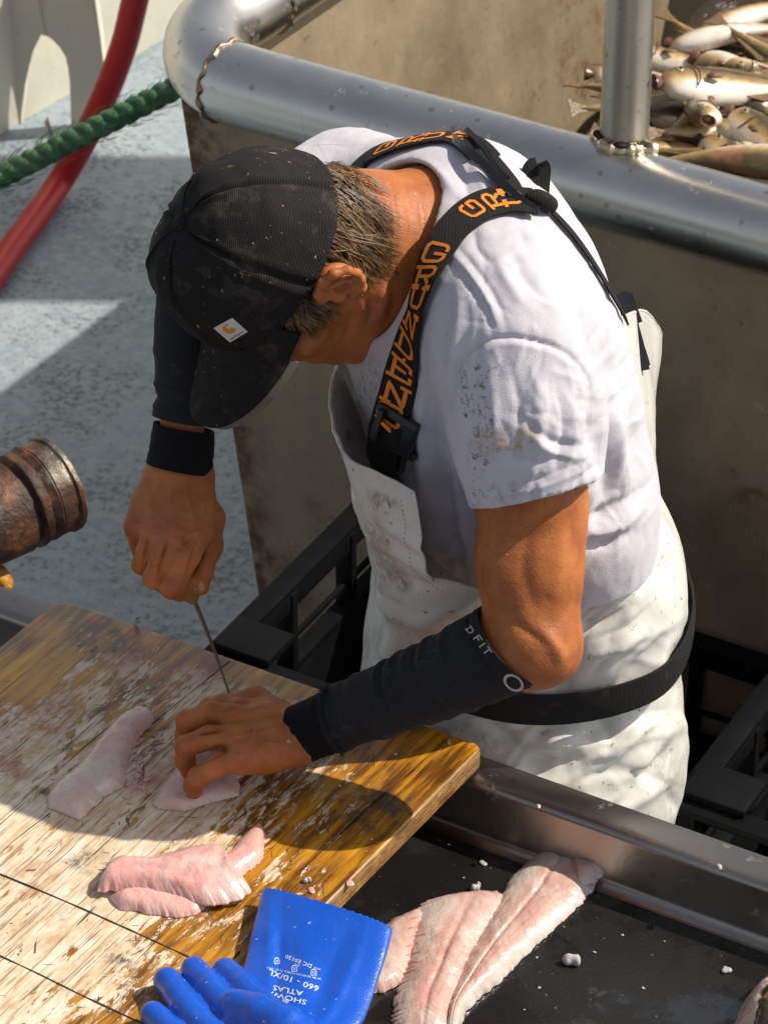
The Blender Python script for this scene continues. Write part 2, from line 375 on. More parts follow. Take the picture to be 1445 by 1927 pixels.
def m_fillet(name, a=(0.62, 0.40, 0.36), b=(0.72, 0.58, 0.52), red=0.5, gloss=0.17):
    t = NT(name); v = t.obj(); n1 = t.noise(22, 5, 0.6, v); n2 = t.noise(60, 5, 0.7, v)
    c = t.mix(t.ramp(n1, [(0.3, 0), (0.7, 1)]), a, b)
    bl = t.ramp(t.noise(1.0, 5, 0.7, t.obj(sc=(70, 45, 40), loc=(3, 3, 0)), 0.6), [(0.56, 0), (0.74, 1)])
    c = t.mix(t.math('MULTIPLY', bl, red), c, (0.50, 0.12, 0.10))
    wt = t.ramp(t.noise(1.0, 5, 0.7, t.obj(sc=(28, 16, 20), loc=(6, 1, 0)), 0.4), [(0.50, 0), (0.68, 1)])
    c = t.mix(t.math('MULTIPLY', wt, 0.6), c, (0.72, 0.66, 0.60))
    vn = t.math('MULTIPLY', t.attr('stain'), t.ramp(t.noise(90, 5, 0.75, t.obj(loc=(2, 8, 1))), [(0.34, 0.1), (0.66, 1)]), True)
    c = t.mix(vn, c, (0.46, 0.06, 0.05))
    ed = t.math('MULTIPLY', t.attr('yellow'), t.ramp(t.noise(40, 4, 0.7, t.obj(loc=(5, 8, 1))), [(0.30, 0.35), (0.60, 1)]), True)
    c = t.mix(ed, c, (0.60, 0.57, 0.53))
    wv = t.noise(1.0, 3, 0.6, t.obj(sc=(190, 90, 80)), 0.5)
    return t.B(Base_Color=c, Roughness=t.ramp(n2, [(0.3, gloss), (0.7, gloss + 0.2)]), Subsurface_Weight=0.35, Subsurface_Radius=(0.012, 0.006, 0.005), Subsurface_Scale=0.6,
               Coat_Weight=0.6, Coat_Roughness=0.08, Normal=t.bump(t.math('ADD', wv, t.math('ADD', t.math('MULTIPLY', n2, 0.6), t.math('MULTIPLY', t.noise(240, 3, 0.6, v), 0.35))), 0.42, 0.0018))

def m_fish():
    t = NT('fish skin'); v = t.obj(); s = t.sep(v)
    a = t.noise(45, 5, 0.65, v); zz = t.math('ADD', s[2], t.math('MULTIPLY', t.math('SUBTRACT', a, 0.5), 0.028))
    mr = t.n('ShaderNodeMapRange'); t.set(mr.inputs[0], zz); mr.inputs[1].default_value = -0.035; mr.inputs[2].default_value = 0.035
    c = t.ramp(mr.outputs[0], [(0.12, (0.80, 0.74, 0.66)), (0.34, (0.66, 0.50, 0.30)), (0.50, (0.34, 0.22, 0.08)), (0.75, (0.08, 0.055, 0.02))])
    sp = t.ramp(t.noise(120, 4, 0.7, v), [(0.58, 0), (0.68, 1)])
    c = t.mix(t.math('MULTIPLY', sp, 0.4), c, (0.10, 0.07, 0.03))
    rd = t.ramp(t.noise(12, 4, 0.6, t.obj(loc=(5, 0, 3))), [(0.58, 0), (0.7, 1)])
    c = t.mix(t.math('MULTIPLY', rd, 0.4), c, (0.42, 0.14, 0.09))
    return t.B(Base_Color=c, Roughness=0.28, Coat_Weight=0.5, Coat_Roughness=0.12, Normal=t.bump(t.vor(330, v), 0.3, 0.001))

def m_skin(name='tanned skin', base=(0.52, 0.180, 0.046), dark=(0.30, 0.082, 0.020), red=(0.44, 0.125, 0.07)):
    t = NT(name); v = t.obj(); a = t.noise(26, 6, 0.65, v); b = t.noise(110, 4, 0.7, v)
    c = t.mix(t.ramp(a, [(0.32, 0), (0.68, 1)]), dark, base)
    c = t.mix(t.math('MULTIPLY', t.ramp(t.noise(13, 4, 0.6, t.obj(loc=(3, 7, 1))), [(0.5, 0), (0.75, 1)]), 0.5), c, red)
    fr = t.ramp(t.noise(190, 3, 0.6, v), [(0.63, 0), (0.72, 1)])
    c = t.mix(t.math('MULTIPLY', fr, 0.35), c, (0.16, 0.05, 0.02))
    wf = t.ramp(t.noise(130, 3, 0.6, t.obj(loc=(8, 2, 3))), [(0.725, 0), (0.745, 1)])
    c = t.mix(t.math('MULTIPLY', wf, 0.7), c, (0.62, 0.50, 0.42))
    c = t.mix(t.math('MULTIPLY', t.attr('stain'), 0.6), c, (0.50, 0.13, 0.075))
    c = t.mix(t.attr('nail'), c, (0.56, 0.34, 0.27))
    h = t.math('ADD', t.vor(420, v), t.math('ADD', t.noise(240, 4, 0.65, v), t.math('MULTIPLY', a, 1.6)))
    return t.B(Base_Color=c, Roughness=t.ramp(b, [(0.3, 0.44), (0.7, 0.66)]), Specular_IOR_Level=0.4, Subsurface_Weight=0.10, Subsurface_Radius=(0.010, 0.004, 0.002), Subsurface_Scale=0.35, Normal=t.bump(h, 0.2, 0.0011))

def m_shirt():
    t = NT('white jersey'); v = t.obj(); a = t.noise(9, 5, 0.6, v)
    c = t.mix(a, (0.52, 0.495, 0.555), (0.61, 0.585, 0.635))
    g = t.math('MULTIPLY', t.ramp(t.noise(34, 6, 0.72, v), [(0.58, 0), (0.70, 1)]), t.ramp(t.noise(4.5, 3, 0.5, t.obj(loc=(2, 6, 4))), [(0.46, 0), (0.60, 1)]))
    c = t.mix(t.math('MULTIPLY', g, 0.45), c, (0.34, 0.30, 0.27))
    d = t.ramp(t.noise(120, 4, 0.7, t.obj(loc=(4, 0, 2))), [(0.715, 0), (0.74, 1)])
    c = t.mix(t.math('MULTIPLY', d, 0.8), c, (0.06, 0.045, 0.035))
    sn = t.math('MULTIPLY', t.attr('stain'), t.ramp(t.noise(150, 4, 0.75, t.obj(loc=(9, 9, 9))), [(0.53, 0), (0.60, 1)]), True)
    c = t.mix(sn, c, (0.06, 0.045, 0.035))
    yl = t.math('MULTIPLY', t.attr('yellow'), t.ramp(t.noise(70, 4, 0.7, t.obj(loc=(5, 9, 9))), [(0.42, 0), (0.58, 1)]), True)
    c = t.mix(yl, c, (0.42, 0.27, 0.10))
    return t.B(Base_Color=c, Roughness=0.9, Sheen_Weight=0.2, Normal=t.bump(t.math('ADD', t.noise(900, 2, 0.6, v), t.math('MULTIPLY', t.noise(70, 5, 0.65, v), 1.6)), 0.4, 0.0013))

def m_pvc():
    t = NT('white oilskin'); v = t.obj(); a = t.noise(8, 6, 0.65, v)
    c = t.mix(a, (0.58, 0.56, 0.50), (0.70, 0.69, 0.65))
    g = t.ramp(t.noise(17, 7, 0.72, t.obj(sc=(1, 1, 0.5))), [(0.54, 0), (0.76, 1)])
    c = t.mix(t.math('MULTIPLY', g, 0.4), c, (0.30, 0.25, 0.18))
    d = t.ramp(t.noise(95, 4, 0.7, t.obj(loc=(7, 0, 2))), [(0.655, 0), (0.68, 1)])
    c = t.mix(t.math('MULTIPLY', d, 0.85), c, (0.05, 0.04, 0.03))
    d2 = t.ramp(t.noise(36, 4, 0.7, t.obj(loc=(1, 5, 2), sc=(1.6, 1.6, 0.6))), [(0.675, 0), (0.70, 1)])
    c = t.mix(t.math('MULTIPLY', d2, 0.7), c, (0.12, 0.095, 0.07))
    sn = t.math('MULTIPLY', t.attr('stain'), t.ramp(t.noise(110, 5, 0.75, t.obj(loc=(9, 9, 9))), [(0.40, 0), (0.56, 1)]), True)
    c = t.mix(sn, c, (0.07, 0.055, 0.04))
    yl = t.math('MULTIPLY', t.attr('yellow'), t.ramp(t.noise(70, 4, 0.7, t.obj(loc=(5, 9, 9))), [(0.42, 0), (0.58, 1)]), True)
    c = t.mix(yl, c, (0.42, 0.27, 0.10))
    return t.B(Base_Color=c, Roughness=t.ramp(a, [(0.3, 0.24), (0.7, 0.42)]), Coat_Weight=0.15, Coat_Roughness=0.2, Normal=t.bump(t.math('ADD', t.noise(45, 5, 0.6, v), t.math('MULTIPLY', t.noise(300, 3, 0.6, v), 0.2)), 0.22, 0.0025))

def m_cap():
    t = NT('black cap mesh'); v = t.obj(); a = t.noise(14, 5, 0.65, v)
    c = t.mix(a, (0.005, 0.0042, 0.0045), (0.015, 0.0125, 0.0125))
    gr = t.ramp(t.noise(26, 6, 0.72, t.obj(loc=(2, 1, 6))), [(0.56, 0), (0.75, 1)])
    c = t.mix(t.math('MULTIPLY', gr, 0.32), c, (0.20, 0.165, 0.125))
    s1 = t.ramp(t.noise(170, 3, 0.7, t.obj(loc=(1, 0, 0))), [(0.695, 0), (0.725, 1)])
    s2 = t.math('MULTIPLY', t.ramp(t.noise(70, 5, 0.75, t.obj(loc=(3, 0, 4))), [(0.63, 0), (0.68, 1)]), t.ramp(t.noise(9, 3, 0.5, t.obj(loc=(6, 2, 4))), [(0.50, 0), (0.6, 1)]))
    c = t.mix(t.math('MULTIPLY', t.math('MAXIMUM', s1, s2), 0.85), c, (0.60, 0.48, 0.30))
    wv = t.math('MULTIPLY', t.wave(210, t.obj(rot=(0.3, 0.2, 0.5)), dir='X'), t.wave(210, t.obj(rot=(0.3, 0.2, 0.5)), dir='Z'))
    return t.B(Base_Color=c, Roughness=0.75, Specular_IOR_Level=0.25, Normal=t.bump(wv, 0.6, 0.0012))

def m_fabric(name, col, rough=0.85, sc=500, bst=0.5, dirt=(0.35, 0.33, 0.30), da=0.25):
    t = NT(name); v = t.obj(); a = t.noise(30, 6, 0.7, v)
    c = t.mix(a, tuple(x*0.7 for x in col), tuple(x*1.35 for x in col))
    d = t.ramp(t.noise(60, 6, 0.75, t.obj(loc=(3, 3, 3))), [(0.58, 0), (0.72, 1)])
    c = t.mix(t.math('MULTIPLY', d, da), c, dirt)
    return t.B(Base_Color=c, Roughness=rough, Specular_IOR_Level=0.25, Normal=t.bump(t.math('ADD', t.noise(sc, 2, 0.6, v), t.wave(sc*0.35, v, 1.0)), bst, 0.0008))

def m_glove():
    t = NT('blue glove rubber'); v = t.obj(); a = t.noise(12, 5, 0.6, v)
    c = t.mix(a, (0.004, 0.065, 0.46), (0.010, 0.115, 0.62))
    d = t.ramp(t.noise(55, 5, 0.7, v), [(0.66, 0), (0.74, 1)])
    c = t.mix(t.math('MULTIPLY', d, 0.35), c, (0.02, 0.03, 0.10))
    w = t.ramp(t.noise(170, 3, 0.6, t.obj(loc=(1, 1, 4))), [(0.715, 0), (0.74, 1)])
    c = t.mix(t.math('MULTIPLY', w, 0.7), c, (0.6, 0.65, 0.7))
    return t.B(Base_Color=c, Roughness=t.ramp(a, [(0.3, 0.20), (0.7, 0.42)]), Coat_Weight=0.3, Coat_Roughness=0.1, Normal=t.bump(t.math('ADD', t.noise(35, 5, 0.6, v), t.math('MULTIPLY', t.noise(420, 2, 0.6, v), 0.30)), 0.5, 0.0028))

def m_rope():
    t = NT('green rope fibre'); v = t.obj(); a = t.noise(70, 6, 0.7, v); b = t.noise(14, 4, 0.6, v)
    c = t.ramp(a, [(0.3, (0.018, 0.065, 0.030)), (0.5, (0.06, 0.18, 0.08)), (0.68, (0.20, 0.32, 0.16))])
    c = t.mix(t.ramp(b, [(0.5, 0), (0.72, 0.6)]), c, (0.17, 0.14, 0.06))
    return t.B(Base_Color=c, Roughness=0.85, Normal=t.bump(t.noise(1.0, 4, 0.7, t.obj(sc=(160, 400, 400))), 0.8, 0.003))

def m_hose():
    t = NT('red hose rubber'); v = t.obj(); a = t.noise(20, 5, 0.65, v)
    c = t.mix(a, (0.36, 0.006, 0.008), (0.52, 0.012, 0.012))
    return t.B(Base_Color=c, Roughness=t.ramp(a, [(0.3, 0.32), (0.7, 0.5)]), Normal=t.bump(t.noise(60, 5, 0.6, v), 0.15, 0.002))
# ================================================================ the setting
ZB = 0.980                      # top of the chopping board
ZRIM = 0.953                    # top of the table rim
ZTRAY = 0.885                   # floor of the tray
bA, bB = PZ(112, 1124, ZB), PZ(912, 1402, ZB)
bU = nrm(bB - bA); bV = nrm(PZ(600, 1722, ZB) - PZ(906, 1412, ZB))
BOARD_LEN = np.linalg.norm(bB - bA)
# limits used by the wear pattern of the board, in the board's own turned axes
_ang = math.atan2(bV[1], bV[0]) - math.pi/2
def _turn(p): c, s = math.cos(-_ang), math.sin(-_ang); return np.array([c*p[0] - s*p[1], s*p[0] + c*p[1]])
_x = [_turn(bA)[0], _turn(bB)[0]]; BOARD_X = (_x[0], _x[1])
_q = _turn(bA)[1]; BOARD_Y = (_q, _q + 0.30)
BINEDGE = [(P(345 + (y - 200)*.158, y, 0.95 + (y - 200)*.00042), .06) for y in range(200, 1200, 55)] + [(P(505, 1060, 1.33), .10), (P(530, 1120, 1.35), .09), (P(370, 240, .97), .09)]
BLOODS = [(PZ(400, 1250, .98), .045), (PZ(330, 1275, .98), .03), (PZ(50, 1370, .98), .05), (PZ(110, 1330, .98), .03), (PZ(20, 1430, .98), .04), (PZ(265, 1465, .98), .035), (PZ(60, 1650, .98), .03), (PZ(585, 1690, .98), .012), (PZ(250, 1230, .98), .03)]
SOAKS = [(PZ(235, 1790, .98), .025), (PZ(245, 1840, .98), .018), (PZ(490, 1770, .98), .02), (PZ(85, 1485, .98), .014), (PZ(200, 1205, .98), .05), (PZ(400, 1240, .98), .02), (PZ(150, 1615, .98), .018), (PZ(700, 1520, .98), .05), (PZ(210, 1625, .98), .012)]
MAT = dict(deck=m_deck(), cream=m_cream(), rail=m_steel('rail steel', (0.64, 0.62, 0.58), 0.29, 'N', 0.45), binwall=m_binwall(), rust=m_rust(),
           post=m_steel('post steel', (0.52, 0.47, 0.40), 0.40, 'Z', 0.6), rim=m_steel('rim steel', (0.34, 0.31, 0.275), 0.27, 'N', 0.25),
           weld=m_steel('weld bead', (0.30, 0.24, 0.18), 0.4, 'N', 0.8), board=m_board(bU, bV), edge=m_boardedge(), mat=m_mat(), crate=m_blackplastic(), rope=m_rope(), hose=m_hose(), fish=m_fish())
m_crack = m_plain('dark crack', (0.02, 0.011, 0.006), 0.8)
def plane_obj(name, c, s, z, mat):
    n = 40; g = np.linspace(-1, 1, n); X, Y = np.meshgrid(g, g, indexing='ij')
    V = np.stack([c[0] + X*s, c[1] + Y*s, np.full_like(X, z)], -1).reshape(-1, 3)
    return mesh(name, V, grid_faces(n, n), mat)
tag(fixn(plane_obj('deck', (0, 4), 9.0, 0.0, MAT['deck'])), kind='structure')
sea = plane_obj('water', (0, 100), 900.0, -1.6, m_plain('sea water', (0.02, 0.045, 0.06), 0.12, 0, 3, 0.5, 0.05)); tag(fixn(sea), kind='structure')

# ---- bulwark: cream plate with an arched stiffener in front of it
w0, w1 = PZ(45, 228, 0), PZ(305, 78, 0); wD = nrm(w1 - w0); wN = np.array([wD[1], -wD[0], 0])   # towards the deck
bul = thing('bulwark', 'cream painted steel bulwark with an arched stiffener at the deck edge', 'bulwark', w0 + wD*0.5)
m = MB(); c = w0 - wD*0.8 - wN*0.006
m.box(c + wD*1.6 + np.array([0, 0, 0.7]), wD, wN, (0, 0, 1), 2.4, 0.006, 0.7); m.build('plate', MAT['cream'], bul, bevel=0.002)
# stiffener: a flat plate across, with its own arch cut out, standing in front of the plate
rb = PZ(44, 228, 0.0); rD = nrm([0.975, -0.22, 0]); rN = np.array([rD[1], -rD[0], 0])
def rp(px, py): return PP(px, py, rb, rN)
outer = [(-60, 207), (44, 228), (45, 205), (52, 150), (66, 90), (82, 58), (100, 68), (116, 84), (127, 102), (132, 125), (135, 150), (138, 246), (170, 252), (203, 256), (199, 120), (192, 60), (182, -10), (176, -60), (-60, -60)]
pts = [rp(*q) for q in outer]
m = MB(); n = len(pts); th = rN*0.010
m.add([p + th for p in pts] + [p - th for p in pts], [tuple(range(n)), tuple(range(2*n-1, n-1, -1))] + [(i, (i+1) % n, n + (i+1) % n, n + i) for i in range(n)])
o = m.build('stiffener', MAT['cream'], bul, smooth=False)
bm = bmesh.new(); bm.from_mesh(o.data); bmesh.ops.triangulate(bm, faces=[f for f in bm.faces if len(f.verts) > 4], ngon_method='EAR_CLIP'); bm.to_mesh(o.data); bm.free()
m = MB(); q0, q1 = rp(66, 262), rp(66, -60)
m.tube(cr([rp(88, 60) + rN*.012, rp(78, 20) + rN*.012, rp(72, -60) + rN*.012], 10), 0.004, 8); m.build('weld_seam', MAT['cream'], bul)
m = MB(); m.tube(cr([PZ(90, 222, .004), PZ(94, 240, .004), PZ(97, 252, .004), PZ(103, 262, .004)], 14), 0.0022, 6); m.build('rust_streak', MAT['rust'], bul)

# ---- red hose and green rope
def pd(L): return [P(*q) for q in L]
hp = [P(268, -60, 2.28), P(250, 20, 2.36), P(232, 90, 2.44), P(200, 175, 2.53), P(160, 262, 2.62)] + [PZ(118, 335, 0.045), PZ(70, 405, 0.026), PZ(22, 470, 0.024), PZ(-30, 545, 0.024), PZ(-120, 660, 0.024)]
m = MB(); m.tube(cr(hp, 90), 0.0232, 24); h = m.build('hose', MAT['hose']); tag(h, 'red rubber hose lying over the deck behind the green rope', 'hose')
rpths = [(-160, 402, 1.55), (0, 333, 1.52), (160, 252, 1.48), (325, 168, 1.44), (430, 118, 1.40)]
ctr = cr(pd(rpths), 260); T_, A_, B_ = frames(ctr)
rope = MB(); s_ = np.linspace(0, 1, 260)
for k in range(3):
    ph = s_*2*math.pi*8 + k*2*math.pi/3
    cc = ctr + 0.0064*(np.cos(ph)[:, None]*A_ + np.sin(ph)[:, None]*B_)
    rope.tube(cc, 0.0112 + 0.0004*np.sin(s_*190 + k), 12)
rng = random.Random(4)
for i in range(240):
    k = rng.randrange(5, 255); a = rng.uniform(0, 6.28); d_ = math.cos(a)*A_[k] + math.sin(a)*B_[k]
    p0 = ctr[k] + d_*0.0175; rope.tube([p0, p0 + d_*0.006 + T_[k]*0.008, p0 + d_*0.008 + T_[k]*0.02], 0.00045, 4)
tag(rope.build('rope', MAT['rope']), 'thick twisted green rope stretched across the red hose', 'rope')

# ---- fish bin with its big steel rail
ZR = 1.026
rail_px = [(1800, 532), (1445, 434), (1100, 339), (760, 246), (560, 191), (470, 166), (425, 150), (396, 128), (384, 98), (392, 66), (420, 38), (470, 8), (560, -52), (680, -132), (900, -280)]
rail_pts = [PZ(x, y, ZR) for x, y in rail_px]
rail_c = cr(rail_pts, 240); RR = 0.0525
nearD = nrm(rail_pts[3] - rail_pts[1]); nearN = np.array([nearD[1], -nearD[0], 0.0]); nearN *= np.sign(np.dot(nearN, [0, -1, 0]))
sideD = nrm(rail_pts[13] - rail_pts[11]); sideN = np.array([sideD[1], -sideD[0], 0.0]); sideN *= np.sign(np.dot(sideN, [1, 0, 0]))
fb = thing('fish_bin', 'large stained steel fish bin with a thick round rail and a post', 'fish bin', (rail_pts[2][0], rail_pts[2][1], 0))
m = MB(); m.tube(rail_c, RR, 40); m.build('rail', MAT['rail'], fb)
def bead(pts, r, name, parent, mat, closed=True):
    m = MB(); k = len(pts); V, F = tube(pts, r*(0.95 + 0.18*np.sin(np.arange(k)*0.9) + 0.9*n3(pts, 90, 5, 2)), 10, True); m.add(V, F); return m.build(name, mat, parent)
for xy in ((430, 153), (492, -6)):
    i = int(np.argmin(np.linalg.norm(proj(rail_c)[:, :2] - np.array(xy), axis=1)))
    Tt = nrm(rail_c[i+1] - rail_c[i-1]); a = nrm(np.cross(Tt, (0, 0, 1))); b = np.cross(Tt, a)
    th = np.linspace(0, 2*math.pi, 110); ring = rail_c[i] + (RR+0.0008)*(np.cos(th)[:, None]*a + np.sin(th)[:, None]*b) + Tt*0.002*np.sin(th*13)[:, None]
    bead(ring, 0.0030, 'weld_seam', fb, MAT['weld'])
# near wall, its left edge leaning in towards the foot
wp = rail_pts[3] - np.array([0, 0, 0]); 
def nw(px, py): return PP(px, py, wp, nearN)
tl, bl_ = nw(336, 188), nw(497, 1190); ex = nrm(bl_ - tl); bl2 = bl_ + ex*((0.02 - bl_[2])/ex[2])
tr = tl + nearD*np.sign(nearD[0])*1.7; br = bl2 + nearD*np.sign(nearD[0])*1.6
tl[2] = tr[2] = ZR - 0.015
def slab(a, b, c, d, t, nrm_):
    m = MB(); V = [np.array(q) for q in (a, b, c, d)]; W = [q - nrm_*t for q in V]
    m.add(V + W, [(0,1,2,3), (7,6,5,4), (0,4,5,1), (1,5,6,2), (2,6,7,3), (3,7,4,0)]); return m
m = slab(tl, bl2, br, tr, 0.006, nearN); m.build('near_wall', MAT['binwall'], fb, bevel=0.0015)
sp_ = rail_pts[11]; sA = sp_ - sideD*0.09; sB = sp_ + sideD*1.35
down = np.array([0, 0, -1.0])
tp_ = bl2 - tl; tp_ = np.array([tp_[0], tp_[1], 0])*0.93
m = slab(sA + down*0.0, sA + down*0.95 + tp_, sB + down*0.95 + tp_, sB, 0.006, sideN); m.build('side_wall', MAT['binwall'], fb, bevel=0.0015)
fw = sB - sideD*0.02
m = slab(fw, fw + down*0.95, fw + nearD*np.sign(nearD[0])*1.8 + down*0.95, fw + nearD*np.sign(nearD[0])*1.8, 0.006, nearN); m.build('far_wall', MAT['binwall'], fb, bevel=0.0015)
m = slab(bl2 + np.array([0,0,.02]), bl2 + sideD*1.3 + np.array([0,0,.02]), br + sideD*1.3 + np.array([0,0,.02]), br + np.array([0,0,.02]), 0.006, np.array([0,0,1.0])); m.build('floor', MAT['binwall'], fb)
# added sun blocker out of view behind the bin, to shade the deck
shade_root = thing('shade_blocker', 'unseen sun blocker on two posts added to shade the deck', 'shade_blocker', (1.85, 2.93, 0))
m = MB(); m.box((1.85, 2.84, 2.42), (1, 0, 0), (0, 1, 0), (0, 0, 1), 0.80, 0.25, 0.03); m.build('shade_roof', MAT['cream'], shade_root, bevel=0.004)
for x in (1.3, 2.5):
    m = MB(); m.tube([(x, 2.93, 0), (x, 2.93, 2.4)], 0.035, 16); m.build('post', MAT['cream'], shade_root)
# post
pb = PZ(1173, 268, ZR + RR*0.93); pr = 0.0293
m = MB(); m.tube([pb - np.array([0,0,0.03]), pb + np.array([0,0,0.25]), pb + np.array([0,0,0.9])], pr, 36); po = m.build('post', MAT['post'], fb)
th = np.linspace(0, 2*math.pi, 120)
cols = pb + np.stack([np.cos(th)*(pr+.003), np.sin(th)*(pr+.003), np.zeros_like(th)], 1)
# the weld follows the saddle where the post meets the rail
dd = (cols - rail_pts[2]) @ nearN; cols[:, 2] = ZR + np.sqrt(np.maximum(0, (RR+.001)**2 - dd**2)) + 0.002
bead(cols, 0.0068, 'weld_collar', po, m_steel('bright weld', (0.62, 0.52, 0.36), 0.35, 'N', 0.7))
bead(cols + np.array([0,0,0.0055]) , 0.0030, 'scorch_ring', po, m_crack)

# ---- work table with a steel rim and a black tray
r0, r1 = PZ(916, 1423, ZRIM), PZ(1445, 1610, ZRIM); tU = nrm(r1 - r0); tW = np.array([-tU[1], tU[0], 0]); tW *= np.sign(-tW[1])   # towards the camera
tb = thing('work_table', 'steel work table with a wide brushed rim and a wet black tray', 'work table', (*(r0 + tW*0.3)[:2], 0))
wr = np.dot(PZ(904, 1474, ZRIM) - r0, tW)
prof = [(0.004, -0.12), (0.0, -0.004), (0.002, -0.0005), (0.006, 0.0), (wr - 0.010, 0.0), (wr - 0.004, -0.001), (wr, -0.005), (wr + 0.001, -0.009), (wr + 0.003, ZTRAY - ZRIM + 0.010), (wr + 0.006, ZTRAY - ZRIM + 0.003), (wr + 0.012, ZTRAY - ZRIM), (wr + 0.80, ZTRAY - ZRIM), (wr + 0.802, ZTRAY - ZRIM + 0.01), (wr + 0.805, -0.005), (wr + 0.81, 0), (wr + 0.86, 0), (wr + 0.865, -0.12)]
base = r0 - tU*1.1; L = 2.2; N_ = 60
V = []; 
for i in range(N_):
    b = base + tU*(L*i/(N_-1))
    V += [b + tW*w + np.array([0, 0, h]) for w, h in prof]
m = MB(); m.add(V, grid_faces(N_, len(prof))); o = m.build('tray_frame', MAT['rim'], tb, ang=50)
mt = o.modifiers.new('Solidify', 'SOLIDIFY'); mt.thickness = 0.0015; mt.offset = -1
m = MB(); y0, y1 = wr + 0.018, wr + 0.79
cs = [base + tW*y0 + tU*0.02, base + tW*y1 + tU*0.02, base + tW*y1 + tU*(L-.02), base + tW*y0 + tU*(L-.02)]
for c_ in cs: c_[2] = ZTRAY
m = slab(*[c_ + np.array([0,0,0.004]) for c_ in cs], 0.0035, np.array([0,0,1.0])); m.build('tray_mat', MAT['mat'], tb, bevel=0.001)
for a in (0.12, L - 0.12):
    for w in (0.05, wr + 0.8):
        m = MB(); q = base + tU*a + tW*w; m.box([q[0], q[1], 0.42], tU, tW, (0,0,1), 0.02, 0.02, 0.42); m.build('leg', MAT['rim'], tb, bevel=0.003)

# ---- chopping board
BD = 0.66
def bq(s, t, z=ZB): return bA + bU*s + bV*t + np.array([0, 0, z - ZB])
ol = []
def corner(c, a, b, r, n=6):
    a = nrm(a); b = nrm(b); 
    for k in range(n+1):
        w = math.pi/2*k/n; ol.append(c + a*r*(1 - math.sin(w)) + b*r*(1 - math.cos(w)))
corner(bq(0, 0), bV, bU, 0.022); corner(bq(BOARD_LEN, 0), -bU, bV, 0.012); corner(bq(BOARD_LEN, BD), -bV, -bU, 0.012); corner(bq(0, BD), bU, -bV, 0.02)
ol = np.array(ol); n = len(ol); ctr_ = ol.mean(0)
def inset(k): 
    d = ctr_ - ol; return ol + nrm(d)*k
TK = 0.023
rings = [(inset(0.004), 0.0), (inset(0.0015), -0.0012), (ol, -0.004), (ol, -TK + 0.002), (inset(0.002), -TK)]
V = []; F = []; M = []
for rr, dz in rings: V += [q + np.array([0, 0, dz]) for q in rr]
for k in range(len(rings)-1):
    for i in range(n): F.append((k*n+i, k*n+(i+1) % n, (k+1)*n+(i+1) % n, (k+1)*n+i)); M.append(1 if k else 0)
F.append(tuple(range(n))); M.append(0); F.append(tuple(range((len(rings)-1)*n, len(rings)*n))[::-1]); M.append(1)
cb = thing('chopping_board', 'worn wooden chopping board with flaking white surface lying across the tray', 'chopping board', bq(BOARD_LEN/2, BD/2, ZB - TK))
o = mesh('board_slab', V, F, None, cb, True, [MAT['board'], MAT['edge']], M); auto_smooth(fixn(o), 30)
def strip(pts, w, name='crack'):
    p = cr([PZ(x, y, ZB + 0.0004) for x, y in pts], 40); T, _, _ = frames(p); S = nrm(np.cross(T, (0, 0, 1)))
    ww = w*(0.7 + 0.5*n3(p, 60, 3))[:, None]
    V = np.vstack([p + S*ww/2, p - S*ww/2]); F = [(i, i+1, 41+i, 40+i) for i in range(39)]
    return fixn(mesh(name, V, F, m_crack, cb))
strip([(-40, 1628), (110, 1690), (250, 1752), (372, 1808)], 0.0026)
strip([(-40, 1780), (60, 1826), (170, 1880), (300, 1940)], 0.0026)
strip([(120, 1515), (200, 1440), (290, 1360), (390, 1278), (434, 1243)], 0.0013)
strip([(-40, 1645), (30, 1580), (95, 1530)], 0.0012)
strip([(452, 1790), (410, 1838), (360, 1890), (330, 1930)], 0.003)
strip([(565, 1640), (640, 1570), (720, 1498), (780, 1448)], 0.0011)
strip([(640, 1570), (700, 1512), (735, 1483)], 0.002)

